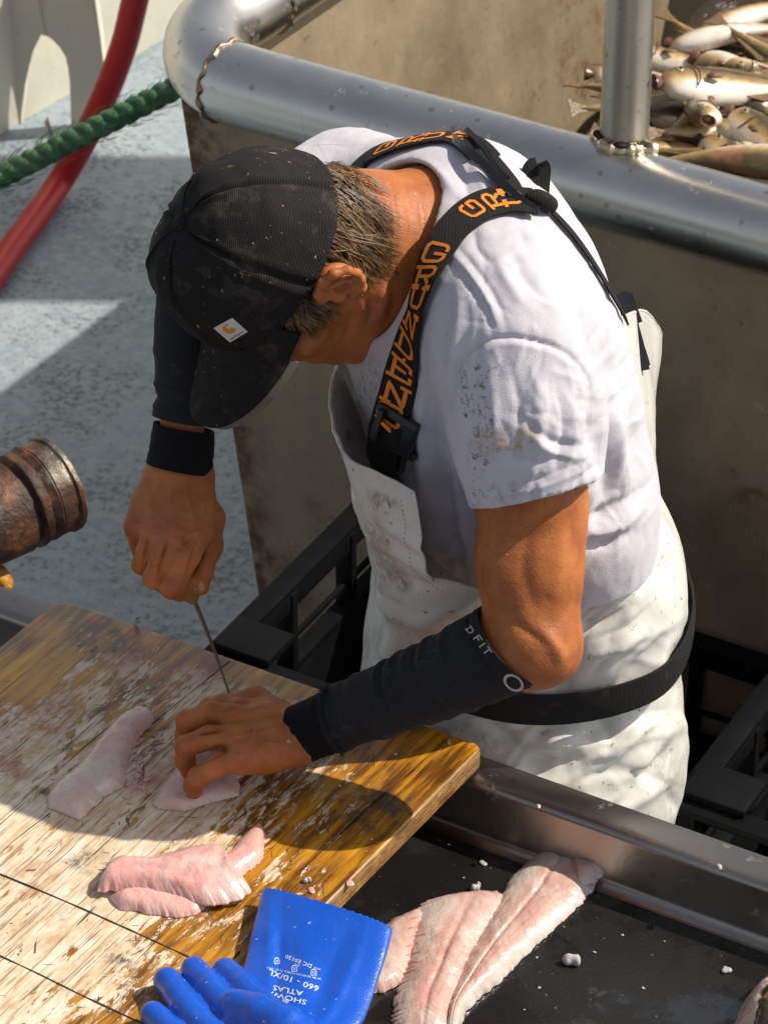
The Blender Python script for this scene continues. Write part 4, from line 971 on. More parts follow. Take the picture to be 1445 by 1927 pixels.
# sleeve hem: cut square, hollow inside
hp_ = P(1005, 925, -.318)
sl, X = sh.box(hp_ - .13, hp_ + .13); dpl = (X - hp_) @ hn; ray_ = np.linalg.norm((X - hp_) - dpl[..., None]*hn, axis=-1)
cutm = (dpl > -0.02) & (ray_ < .12)
sh.f[sl] = np.where(cutm, np.maximum(sh.f[sl], dpl), sh.f[sl]).astype(np.float32)
sh.cap(hp_ - hn*.05, hp_ + hn*.05, .0545, .0570, .002, 'sub')
low_ = np.zeros(sh.f.shape, bool); low_[sl] = (dpl > -0.055) & (ray_ < .12); sh.f = np.where(low_, np.minimum(sh.f, f0_), sh.f)
# neck hole
sh.cap(P(640, 475, -.25), P(792, 466, -.185), .082, .080, .006, 'sub')
sh.cap(P(700, 480, -.22), P(815, 468, -.175), .070, .066, .004, 'sub')
sh.plane((0, 0, 1.13), (0, 0, -1))
sV, sQ = sh.surf(3); N = vnormals(sV, sQ)
# neckband
dn = np.abs(np.linalg.norm(np.cross(sV - P(640, 475, -.25), nrm(P(792, 466, -.185) - P(640, 475, -.25))), axis=1) - .082)
def rndfolds(seed, n, box, dr, amp, w0, w1, ln, spread=.45):
    g = random.Random(seed); out = []
    for _ in range(n):
        x, y = g.uniform(box[0], box[2]), g.uniform(box[1], box[3]); a = math.atan2(dr[1], dr[0]) + g.gauss(0, spread); l = g.uniform(*ln); b = g.uniform(-.35, .35)
        d = np.array([math.cos(a), math.sin(a)]); q = np.array([-d[1], d[0]]); c = np.array([x, y])
        out.append((g.choice((-1, 1))*amp*g.uniform(.4, 1.2), g.uniform(w0, w1), [c - d*l/2, c + q*b*l*.4, c + d*l/2]))
    return out
rf = rndfolds(1, 60, (880, 650, 1110, 920), (.12, 1), .0011, 5, 8, (50, 140)) + rndfolds(2, 60, (1090, 560, 1210, 1030), (-.35, 1), .0019, 5, 9, (50, 150)) + rndfolds(3, 45, (780, 640, 890, 1090), (.15, 1), .0018, 5, 8, (50, 160)) + rndfolds(4, 40, (860, 300, 1120, 620), (.7, .8), .0011, 5, 8, (40, 120)) + rndfolds(8, 22, (890, 760, 1110, 900), (1, .25), .0009, 5, 7, (40, 110)) + rndfolds(9, 20, (650, 690, 770, 900), (.1, 1), .0014, 5, 8, (40, 110))
sV = sculpt(sV, N, rf + [
    # armhole seam and sleeve folds
    (-.0046, 4.5, [(862, 860), (845, 770), (860, 690), (905, 645), (955, 632), (1040, 650), (1095, 690), (1118, 745), (1122, 800)]),
    (.0011, 6, [(878, 850), (860, 770), (876, 700), (915, 660), (955, 647), (1035, 664), (1082, 700)]),
    (-.007, 14, [(1108, 740), (1116, 800), (1124, 850)]), (.004, 11, [(1085, 700), (1098, 760), (1090, 830)]),
    (.0030, 11, [(925, 690), (928, 770), (935, 860)]), (-.0028, 9, [(960, 690), (975, 770), (970, 850)]), (.0030, 11, [(1000, 690), (1018, 780), (1010, 870)]), (-.0026, 9, [(1045, 720), (1058, 800), (1045, 890)]), (.0024, 9, [(1075, 760), (1080, 830), (1060, 890)]),
    (-.0035, 9, [(900, 720), (893, 800), (905, 890)]), (-.0030, 8, [(985, 790), (1040, 830), (1098, 840)]), (.0030, 9, [(990, 810), (1040, 852), (1100, 862)]), (-.0026, 7, [(940, 850), (1000, 868), (1060, 860)]),
    (.0020, 6, [(890, 932), (960, 930), (1030, 912), (1118, 876)]), (-.0017, 4, [(890, 915), (960, 913), (1030, 894), (1118, 858)]),
    # shoulder seam
    (.0026, 5, [(845, 470), (880, 510), (920, 570), (942, 630)]), (-.0020, 4, [(858, 462), (893, 502), (932, 560), (955, 622)]), (-.0020, 4, [(832, 482), (868, 520), (908, 580), (930, 640)]),
    # chest folds from the armpit down
    (-.0075, 15, [(850, 700), (820, 800), (835, 930), (860, 1040)]), (.0065, 15, [(815, 690), (795, 790), (800, 900), (815, 990)]), (.006, 12, [(858, 860), (868, 950), (880, 1060)]), (-.005, 12, [(770, 760), (765, 860), (780, 960)]),
    (-.006, 13, [(880, 900), (895, 990), (905, 1090)]), (.005, 14, [(735, 700), (725, 780), (735, 850)]), (-.004, 11, [(705, 700), (690, 770), (700, 850)]), (-.004, 10, [(845, 560), (838, 620), (830, 690)]), (.004, 11, [(865, 560), (860, 620), (842, 700)]),
    (-.003, 9, [(800, 960), (840, 1010), (900, 1040)]), (.003, 9, [(800, 985), (840, 1035), (900, 1062)]), (-.003, 8, [(820, 1060), (860, 1050), (900, 1065)]),
    # back and side
    (-.010, 24, [(1122, 770), (1138, 850), (1150, 930), (1110, 1020)]), (.007, 20, [(1150, 740), (1165, 830), (1180, 920), (1150, 990)]), (-.006, 16, [(1190, 790), (1200, 870), (1195, 940)]), (-.006, 13, [(1100, 980), (1150, 965), (1205, 920)]), (.0055, 13, [(1095, 1010), (1150, 1000), (1205, 960)]), (-.005, 10, [(1095, 1030), (1140, 1025), (1190, 1000)]),
    (-.004, 14, [(1080, 560), (1110, 640), (1140, 720)]), (.0035, 14, [(1110, 570), (1140, 640), (1165, 710)]), (-.0035, 12, [(960, 470), (985, 520), (1020, 560)]), (.003, 12, [(930, 480), (955, 530), (990, 580)]), (-.003, 9, [(890, 430), (900, 470), (930, 500)]),
    (.003, 10, [(780, 300), (830, 330), (860, 370)]), (-.004, 9, [(850, 300), (872, 330), (880, 370)]), (.0035, 9, [(880, 300), (905, 335), (915, 370)]),
    (.0016, 3.2, [(1005, 610), (1003, 625)])])
nz = n3(sV, 13, 5, 2)*.0022 + n3(sV*np.array([1, 1, .5]), 48, 9, 2)*.0011
N = vnormals(sV, sQ); k_ = np.clip(dn/.02, 0.15, 1)
sV = sV + N*(nz*k_)[:, None]
shirt = mesh('shirt', sV, sQ, SHIRT, man)
paint(shirt, [(1, 11, [(878, 690), (872, 730), (880, 780)]), (1, 9, [(890, 850), (897, 900), (893, 945)]), (1, 8, [(885, 925), (893, 948)]), (.9, 14, [(905, 690), (940, 680)]), (.8, 26, [(900, 700), (912, 790), (900, 880)]),
    (.9, 7, [(670, 712)]), (.6, 8, [(698, 716)]), (.5, 20, [(690, 700), (680, 760)]), (.35, 40, [(700, 690), (720, 720)]), (.8, 5, [(1000, 690)]), (.6, 5, [(1125, 735)]), (.7, 5, [(858, 1005), (862, 1015)]), (.25, 30, [(870, 520), (930, 600)]), (.9, 4, [(823, 931)]), (.45, 22, [(890, 930), (960, 930)])])
paint(shirt, [(.95, 22, [(945, 848), (975, 846)]), (.7, 12, [(930, 818), (940, 812)]), (.5, 30, [(900, 830), (1000, 820)]), (.7, 7, [(890, 775)]), (.6, 7, [(1025, 795)])], 'yellow')
shirt_t = bvh(sV, sQ)

# ---- oilskin trousers
pt = Field((-0.24, -0.34, 0.0), (0.52, 0.52, 1.30), 0.0034)
def pst(px, py, d, l, f, s, k=.05): pt.ell(P(px, py, d), [LP, FP, ZP], (l, f, s), k)
pst(1008, 1050, .0, .184, .134, .14); pst(980, 1155, .04, .172, .134, .12); pst(976, 1265, .085, .172, .144, .14); pst(980, 1380, .11, .178, .143, .14)
hipc = P(986, 1330, .10)
for s, foot in ((1, 0.0), (-1, 0.0)):
    a = hipc + LP*s*.088; b = a + np.array([0.02*s, 0, 0]); 
    pt.chain([a, [b[0] + FP[0]*.02, b[1] + FP[1]*.02, .52], [b[0], b[1], .10], [b[0], b[1], .06]], [.108, .092, .088, .088], .05)
pt.plane((0, 0, 1.198), (0, 0, 1)); 
pt.plane((0, 0, 0.07), (0, 0, -1))
pV, pQ = pt.surf(2); N = vnormals(pV, pQ)
trs = rndfolds(5, 34, (860, 1300, 1280, 1540), (-.9, .40), .0032, 6.5, 12, (90, 240), .3) + rndfolds(6, 24, (1080, 1010, 1250, 1260), (.75, -.65), .0026, 5, 9, (60, 170), .3) + [(-.012, 17, [(905, 1345), (960, 1400), (1000, 1425), (1060, 1430)]), (.011, 18, [(880, 1390), (940, 1450), (1010, 1475), (1080, 1470)]), (-.009, 14, [(1060, 1400), (1120, 1380), (1190, 1330)]), (.009, 15, [(1080, 1430), (1150, 1410), (1220, 1350)]),
    (-.008, 13, [(930, 1470), (1000, 1510), (1060, 1500)]), (-.009, 12, [(1140, 1330), (1150, 1370), (1140, 1400)]), (.008, 18, [(1160, 1470), (1200, 1440), (1250, 1380)]), (-.008, 14, [(1200, 1480), (1235, 1440), (1265, 1390)]), (.008, 16, [(1180, 1300), (1220, 1280), (1260, 1230)]), (-.006, 12, [(1150, 1300), (1190, 1270), (1240, 1200)]),
    (-.007, 12, [(1085, 1180), (1130, 1170), (1180, 1140)]), (.007, 13, [(1085, 1150), (1140, 1130), (1200, 1090)]), (-.006, 11, [(1100, 1090), (1150, 1070), (1220, 1010)]), (.006, 12, [(1120, 1240), (1170, 1215), (1220, 1180)]), (-.006, 12, [(930, 1340), (960, 1332), (1000, 1340)]),
    (.008, 14, [(860, 1370), (880, 1420), (910, 1440)]), (-.007, 12, [(760, 1180), (770, 1220), (750, 1270)]), (.007, 13, [(735, 1190), (735, 1230), (715, 1275)]), (-.008, 14, [(1040, 1250), (1060, 1280), (1050, 1310)]),
    (-.006, 10, [(1255, 1480), (1270, 1510), (1290, 1545)]), (.006, 12, [(1040, 1530), (1110, 1520), (1170, 1490)]), (-.006, 12, [(990, 1390), (1040, 1372), (1100, 1370)]), (.005, 10, [(1010, 1410), (1060, 1398), (1110, 1400)])]
pV = sculpt(pV, N, trs); N = vnormals(pV, pQ)
nz = np.abs(n3(pV*np.array([1, 1, .7]), 9, 3, 3)); pV = pV + N*((.003 - nz*.009) + n3(pV, 34, 6, 2)*.0007)[:, None]
ova = mesh('overalls', pV, pQ, PVC, man)
pant_t = bvh(pV, pQ)
paint(ova, [(.8, 10, [(1270, 1275)]), (.25, 40, [(1240, 1400), (1262, 1480)]), (.2, 40, [(1130, 1080), (1200, 1050)]), (.9, 7, [(1022, 1380), (1030, 1382)]), (.8, 5, [(1255, 1345)]), (.8, 5, [(1262, 1410)]), (.5, 30, [(720, 1200), (740, 1260)])])
paint(ova, [(.4, 40, [(900, 1390), (940, 1410)])], 'yellow')
def dpts(L): return [P(*q) for q in L]
def wob(G, a, s, seed, edge=0.0):
    G = np.array(G); nu, nv = G.shape[:2]; N = nrm(np.cross(np.gradient(G, axis=0), np.gradient(G, axis=1)))
    z = n3(G.reshape(-1, 3), s, seed, 3).reshape(nu, nv); return G + N*(z*a)[..., None]
# bib: hangs open in front of the chest
rows = [
    [(668, 640, .0), (640, 668, -.07), (629, 715, -.13), (630, 790, -.185), (634, 828, -.22), (662, 866, -.255), (712, 893, -.29), (779, 927, -.325)],
    [(712, 700, .02), (668, 740, -.06), (648, 800, -.13), (645, 850, -.18), (655, 893, -.215), (684, 930, -.245), (730, 962, -.28), (788, 1000, -.312)],
    [(760, 850, .03), (705, 880, -.05), (678, 915, -.12), (676, 950, -.165), (690, 985, -.20), (715, 1010, -.225), (750, 1035, -.255), (800, 1062, -.290)],
    [(800, 980, .05), (742, 1000, -.03), (706, 1030, -.09), (703, 1060, -.135), (716, 1085, -.17), (742, 1100, -.20), (776, 1112, -.225), (826, 1098, -.262)],
    [(830, 1090, .08), (775, 1110, .0), (735, 1130, -.06), (727, 1150, -.10), (736, 1165, -.135), (765, 1175, -.165), (806, 1182, -.195), (900, 1106, -.236)],
    [(840, 1200, .10), (775, 1210, .02), (725, 1215, -.03), (715, 1225, -.06), (728, 1240, -.085), (765, 1245, -.115), (820, 1235, -.15), (930, 1150, -.205)]]
G = crgrid([dpts(r) for r in rows], 90, 120)
G = wob(G, .0045, 14, 2)
for (u0, v0, du, dv, a) in ((.35, .75, .05, .25, .007), (.55, .85, .06, .2, -.006), (.25, .9, .04, .2, .004), (.75, .7, .05, .25, .006)):
    uu, vv = np.meshgrid(np.linspace(0, 1, 90), np.linspace(0, 1, 120), indexing='ij'); N = nrm(np.cross(np.gradient(G, axis=0), np.gradient(G, axis=1)))
    G = G + N*(a*np.exp(-((uu - u0 - .25*(vv - v0))/du)**2 - ((vv - v0)/dv)**2))[..., None]
bib = sheet('bib', G, PVC, ova, 0.0022)
bibG = G
paint(bib, [(.9, 8, [(729, 963)]), (.8, 8, [(728, 1020)]), (.55, 22, [(720, 1060), (760, 1100)]), (.8, 7, [(745, 1080), (762, 1098)]), (.45, 26, [(700, 1000), (720, 1090)]), (.6, 6, [(645, 855), (655, 862)]), (.5, 16, [(700, 930), (740, 950)]), (.9, 8, [(657, 815), (657, 825)])])
paint(bib, [(.35, 40, [(690, 960), (730, 1080)])], 'yellow')
bv = G.reshape(-1, 3); bf = np.array(grid_faces(90, 120)); bib_t = bvh(bv, bf)
m = MB(); m.tube(G[0] , .0019, 8); m.tube(G[:62, -1], .0019, 8); hemo = m.build('hem', PVC, ova)
# stitches along the bib edge
m = MB()
for i in range(6, 60, 2):
    a, b = G[i, -7], G[i+1, -7]; n_ = nrm(np.cross(G[i+1, -7] - G[i, -7], G[i, -1] - G[i, -7])); n_ = n_ if n_ @ AF < 0 else -n_
    m.tube([a + n_*.0014, a*.3 + b*.7 + n_*.0014], .0004, 5)
m.build('stitching', m_plain('grey thread', (0.30, 0.28, 0.27), 0.8), ova)
# back panel standing off the back
rows = [
    [(1165, 600, -.17), (1192, 588, -.12), (1216, 588, -.05), (1238, 628, .02), (1222, 650, .10)],
    [(1178, 760, -.19), (1203, 755, -.14), (1224, 760, -.06), (1231, 775, .02), (1210, 780, .10)],
    [(1185, 900, -.19), (1208, 900, -.14), (1229, 895, -.05), (1236, 905, .03), (1205, 905, .12)],
    [(1190, 1040, -.15), (1218, 1040, -.11), (1239, 1045, -.03), (1246, 1055, .05), (1205, 1060, .13)],
    [(1190, 1150, -.10), (1218, 1150, -.07), (1243, 1150, .0), (1250, 1155, .07), (1205, 1160, .14)]]
G = wob(crgrid([dpts(r) for r in rows], 60, 50), .004, 12, 4)
sheet('back_panel', G, PVC, ova, 0.0024); m = MB(); m.tube(G[0], .0019, 8); m.build('hem', PVC, ova)
# wellington boots under the table
BOOT = m_plain('boot rubber', (0.05, 0.05, 0.05), 0.4)
for s in (1, -1):
    q = hipc + LP*s*.088 + np.array([0.02*s, 0, 0]); bf_ = Field((q[0]-.25, q[1]-.25, -.004), (q[0]+.25, q[1]+.25, .30), .005)
    bf_.cap([q[0], q[1], .24], [q[0], q[1], .07], .062, .052, .02).cap([q[0], q[1], .05], [q[0]+FP[0]*.17, q[1]+FP[1]*.17, .04], .05, .042, .02); bf_.plane((0, 0, 0.003), (0, 0, -1))
    v_, q_ = bf_.surf(1); mesh('boot', v_, q_, BOOT, man)
# ================================================================ what he wears
FONT = {
 'G': [[(.95,.70),(.95,.82),(.82,.95),(.18,.95),(.05,.80),(.05,.20),(.18,.05),(.82,.05),(.95,.20),(.95,.46),(.52,.46)]],
 'R': [[(.14,.0),(.14,.95)],[(-.02,.0),(.32,.0)],[(-.02,.95),(.76,.95),(.92,.82),(.92,.62),(.76,.48),(.14,.48)],[(.52,.48),(.80,.16),(.80,.0),(1.02,.0)]],
 'U': [[(-.02,.95),(.32,.95)],[(.14,.95),(.14,.20),(.28,.05),(.72,.05),(.86,.20),(.86,.95)],[(.68,.95),(1.02,.95)]],
 'N': [[(-.02,.0),(.32,.0)],[(.14,.0),(.14,.95),(.86,.02),(.86,.95)],[(.68,.95),(1.02,.95)]],
 'D': [[(-.02,.95),(.72,.95),(.92,.75),(.92,.22),(.72,.02),(-.02,.02)],[(.16,.02),(.16,.95)]],
 'E': [[(.95,.68),(.95,.95),(-.02,.95)],[(.15,.95),(.15,.03)],[(-.02,.03),(.95,.03),(.95,.30)],[(.15,.5),(.68,.5)]],
 'S': [[(.95,.70),(.85,.95),(.15,.95),(.05,.80),(.05,.62),(.15,.52),(.85,.48),(.95,.38),(.95,.18),(.85,.05),(.12,.05),(.05,.28)]],
 "'": [[(.42,.1),(.62,.5)]],
 'F': [[(.1,0),(.1,1),(.9,1)],[(.1,.55),(.7,.55)]], 'I': [[(.5,0),(.5,1)]], 'T': [[(0,1),(1,1)],[(.5,0),(.5,1)]],
 'O': [[(.5+.5*math.cos(a), .5+.5*math.sin(a)) for a in np.linspace(0, 6.2832, 17)]],
}
def stroke_quads(ch, th):
    out = []
    for L in FONT[ch]:
        L = np.array(L, float); k = max(2, int(np.ceil(np.linalg.norm(np.diff(L, axis=0), axis=1).sum()/.08)))
        d = []
        for a, b in zip(L[:-1], L[1:]):
            n = max(1, int(np.linalg.norm(b-a)/.12)); d += [a + (b-a)*i/n for i in range(n)]
        d = np.array(d + [L[-1]]); T = nrm(np.gradient(d, axis=0)); Nn = np.stack([-T[:, 1], T[:, 0]], 1)
        d[0] -= T[0]*th*.4; d[-1] += T[-1]*th*.4
        out.append((d + Nn*th/2, d - Nn*th/2))
    return out
def relaxline(p, n=6):
    p = np.array(p)
    for _ in range(n): p[1:-1] = p[1:-1]*.5 + .25*(p[:-2] + p[2:])
    return p
class Ribbon:
    """a flat band lying on whatever the sight lines hit"""
    def __init__(s, px, trees, width, off=.003, n=80, sm=8, nsm=30, lift=None, d=None, face=0.0):
        c = cr(np.array(px, float), n)
        if d is not None: pts = np.array([P(x, y, q) for (x, y), q in zip(c, np.interp(np.linspace(0, 1, n), np.linspace(0, 1, len(d)), d))]); nr = np.tile(-AF, (n, 1))
        else:
            pts, nr = [], []
            for x, y in c:
                h = shoot(trees, x, y)
                if h is None: pts.append(pts[-1]); nr.append(nr[-1])
                else: pts.append(h[0]); nr.append(h[1] if h[1] @ AF < 0 else -h[1])
            pts, nr = np.array(pts), np.array(nr)
        pts = relaxline(pts, sm); nr = nrm(relaxline(nr, nsm))
        if lift is not None: pts = pts + nr*np.interp(np.linspace(0, 1, n), np.linspace(0, 1, len(lift)), lift)[:, None]
        T = nrm(np.gradient(pts, axis=0)); nr = nrm(nr - T*(nr*T).sum(1, keepdims=True)); s.S = np.cross(T, nr); s.N = nr; s.P = pts + nr*off; s.w = width; s.n = n; s.T = T
        s.s = np.concatenate([[0], np.cumsum(np.linalg.norm(np.diff(s.P, axis=0), axis=1))])
    def at(s, L, u, o=0.0):
        L = np.asarray(L); f = lambda A: np.stack([np.interp(L, s.s, A[:, k]) for k in range(3)], -1)
        return f(s.P) + f(s.S)*np.asarray(u)[..., None] + f(s.N)*o
    def nearest(s, px, py): 
        return s.s[int(np.argmin(np.linalg.norm(proj(s.P)[:, :2] - np.array([px, py]), axis=1)))]
    def build(s, name, mat, parent, thick=.0018, m=7, crown=.0):
        u = np.linspace(-.5, .5, m); G = s.P[:, None] + s.S[:, None]*(u*s.w)[None, :, None] - s.N[:, None]*(crown*(2*u)**2)[None, :, None]
        return sheet(name, G, mat, parent, thick)
    def text(s, items, hgt, wid, mat, parent, name='lettering', th=.17, off=.0014, rev=False):
        mb = MB()
        for ch, (px, py) in items:
            c = s.nearest(px, py); cu = 0.0
            for A, B in stroke_quads(ch, th):
                sg = -1 if rev else 1
                V = []
                for E_ in (A, B):
                    V.append(s.at(c + sg*(E_[:, 1] - .5)*hgt, sg*(E_[:, 0] - .5)*wid*1.0 + cu, off))
                k = len(A); F = [(i, i+1, k+i+1, k+i) for i in range(k-1)]
                mb.add(np.vstack(V), F)
        return mb.build(name, mat, parent)
def on_surface(V2, tree, off):
    """pixel points -> points just above the first surface met"""
    out = []; last = None
    for x, y in V2:
        h = shoot(tree, x, y)
        if h is None: h = last
        if h is None: out.append(P(x, y, 0)); continue
        last = h; n = h[1] if h[1] @ AF < 0 else -h[1]; out.append(h[0] + n*off)
    return np.array(out)
def text_mesh(body, res=2):
    c = bpy.data.curves.new('t', 'FONT'); c.body = body; c.resolution_u = res; o = bpy.data.objects.new('t', c); COL.objects.link(o)
    dg = bpy.context.evaluated_depsgraph_get(); me = bpy.data.meshes.new_from_object(o.evaluated_get(dg))
    V = np.array([v.co[:2] for v in me.vertices]); F = [tuple(p.vertices) for p in me.polygons]
    bpy.data.objects.remove(o); bpy.data.curves.remove(c); bpy.data.meshes.remove(me)
    w = V[:, 0].max(); V[:, 0] /= w; V[:, 1] /= 0.72
    return V, F
def print_text(name, body, p0, p1, up, tree, mat, parent, off=.0004):
    """p0 -> p1 is the baseline in picture pixels, up the letter height vector"""
    V, F = text_mesh(body); p0, p1, up = map(np.array, (p0, p1, up))
    V2 = p0 + V[:, :1]*(p1 - p0) + V[:, 1:]*up
    return mesh(name, on_surface(V2, tree, off), F, mat, parent, smooth=False)

# ---- cap
ct_ = math.radians(5); cF = hF*math.cos(ct_) + hL*math.sin(ct_); cL = hL*math.cos(ct_) - hF*math.sin(ct_)
NA, NE = 144, 46
aa = np.linspace(0, 2*math.pi, NA, endpoint=False); ee = np.linspace(0, 1, NE)
def cap_pt(a, e, o=0.0):
    zr = .034 + .010*np.cos(a) ; ce = np.cos(e*math.pi/2)**.80; se = np.sin(e*math.pi/2)**.95
    fl = 1 + .05*np.cos(a)*(1 - e)
    x = (.0785 + o)*np.sin(a)*ce; y = -.006 + (.0965 + o)*fl*np.cos(a)*ce - .004*e**2; z = zr + (.140 + o - zr)*se + .012*np.clip(np.cos(a), 0, 1)*np.sin(e*math.pi)
    return HC + hL*.004 - hF*.002 - hU*.006 + x[..., None]*cL + y[..., None]*cF + z[..., None]*hU
A_, E_ = np.meshgrid(aa, ee, indexing='ij')
CG = cap_pt(A_.T, E_.T)                            # NE x NA
seam = np.zeros(NA)
for k in range(6):
    a0 = math.radians(30 + 60*k); dlt = np.abs((aa - a0 + math.pi) % (2*math.pi) - math.pi); seam += -.0026*np.exp(-(dlt/.035)**2) + .0014*np.exp(-((dlt - .09)/.03)**2)
NC = nrm(CG - (HC - hF*.012 + hU*.03))
fadeE = np.clip((1 - ee)/.15, 0, 1)[:, None]
nzc = n3(CG.reshape(-1, 3), 17, 3, 3).reshape(NE, NA)*.0042 + n3(CG.reshape(-1, 3), 40, 8, 2).reshape(NE, NA)*.0012
CG = CG + NC*(seam[None]*fadeE + nzc)[..., None]
CG[0] -= NC[0]*.0015
capr = sheet('cap', np.concatenate([CG, CG[:, :1]], 1), CAPM, man, .003)
cap_t = bvh(np.concatenate([CG, CG[:, :1]], 1).reshape(-1, 3), np.array(grid_faces(NE, NA+1)))
apex = CG[-1].mean(0)
f = Field(apex - .02, apex + .02, .0009); f.ell(apex + hU*.001, HAX, (.0090, .0090, .0055), .001); v_, q_ = f.surf(1)
mesh('cap_button', v_, q_, CAPM, capr)
# brim
ns, nt = 61, 34; G = np.zeros((nt, ns, 3))
for j in range(ns):
    s_ = -1 + 2*j/(ns-1); a = s_*math.radians(58)
    b0 = cap_pt(np.array([a]), np.array([0.03]))[0]
    for i in range(nt):
        t_ = i/(nt-1); ln = .078*(1 - abs(s_)**3.2)**.5 if abs(s_) < 1 else 0
        G[i, j] = b0 + cF*ln*t_ - hU*(.012*t_*(ln/.078) + .030*s_**2*t_**.8) - cL*(s_*.004*t_)
G = wob(G, .0022, 22, 7)
brim = sheet('brim', G, CAPM, capr, .0032)
brim_t = bvh(G.reshape(-1, 3), np.array(grid_faces(nt, ns)))
m = MB(); e_ = G[-1]; m.tube(e_[1:-1], .0021, 8); 
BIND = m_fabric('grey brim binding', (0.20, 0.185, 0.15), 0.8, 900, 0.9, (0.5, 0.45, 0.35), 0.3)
m.build('brim_piping', CAPM, brim)
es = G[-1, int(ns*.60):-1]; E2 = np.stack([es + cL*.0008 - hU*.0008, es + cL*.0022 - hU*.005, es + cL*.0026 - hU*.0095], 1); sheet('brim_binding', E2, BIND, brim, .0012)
for q in (.22, .42, .62, .80):
    m = MB(); row = G[int(q*(nt-1))]; nn = nrm(np.cross(np.gradient(G, axis=0), np.gradient(G, axis=1)))[int(q*(nt-1))]; nn = nn*np.sign((nn @ hU))[:, None]
    m.tube(row[3:-3] + nn[3:-3]*.0015, .0005, 5); m.build('stitch_row', CAPM, brim)
# patch with its mark
def quadpx(c, n=8):
    c = np.array(c, float); u = np.linspace(0, 1, n); U, V = np.meshgrid(u, u, indexing='ij')
    return ((1-U)*(1-V))[..., None]*c[0] + (U*(1-V))[..., None]*c[1] + (U*V)[..., None]*c[2] + ((1-U)*V)[..., None]*c[3]
pc = [(403, 615), (437, 596), (466, 622), (433, 641)]
PW = m_plain('patch white', (0.62, 0.58, 0.56), 0.8, 0, 500, 0.5, 0.0005)
patch = sheet('patch', on_surface(quadpx(pc).reshape(-1, 2), [cap_t], .0012).reshape(8, 8, 3), PW, capr, .0012)
pq = np.array(pc, float)                                          # top-left, top-right, bottom-right, bottom-left of the mark
def pm(u, v): return pq[0]*(1-u)*(1-v) + pq[1]*u*(1-v) + pq[2]*u*v + pq[3]*(1-u)*v
PO = m_plain('patch orange', (0.62, 0.27, 0.03), 0.8)
o_ = []
for a in np.linspace(math.radians(55), math.radians(330), 40): o_.append((.5 + .27*math.cos(a), .40 - .27*math.sin(a)))
i_ = []
for a in np.linspace(math.radians(330), math.radians(75), 30): i_.append((.53 + .10*math.cos(a), .33 - .11*math.sin(a)))
V2 = np.array([pm(*q) for q in o_] + [pm(*i_[int(k*29/39)]) for k in range(39, -1, -1)][::1])
F = [(i, i+1, 40 + i + 1, 40 + i) for i in range(39)]
mesh('mark', on_surface(V2, [cap_t], .0022), F, PO, patch, smooth=False)
V, F = text_mesh('carhartt'); V2 = np.array([pm(.14 + .72*x, .92 - .14*y) for x, y in V])
mesh('lettering', on_surface(V2, [cap_t], .0022), F, BLK, patch, smooth=False)

# ---- hair below the cap
t = NT('greying brown hair'); hv = t.n('ShaderNodeObjectInfo'); cdn = t.n('ShaderNodeTexCoord')
a_ = t.noise(150, 3, 0.6); b_ = t.noise(26, 4, 0.6)
hc = t.ramp(t.math('ADD', t.math('MULTIPLY', a_, .6), t.math('MULTIPLY', b_, .4)), [(0.30, (0.018, 0.009, 0.003)), (0.46, (0.085, 0.044, 0.015)), (0.58, (0.20, 0.112, 0.040)), (0.76, (0.44, 0.32, 0.17))])
HAIR = t.B(Base_Color=hc, Roughness=0.42, Specular_IOR_Level=0.45)
rng = random.Random(11)
rim_a = np.radians(np.linspace(194, 62, 60)); rootpx = proj(cap_pt(rim_a, np.zeros(60)))[:, :2]; print('rim', rootpx[::6].round())
rp_ = cr(rootpx, 200)
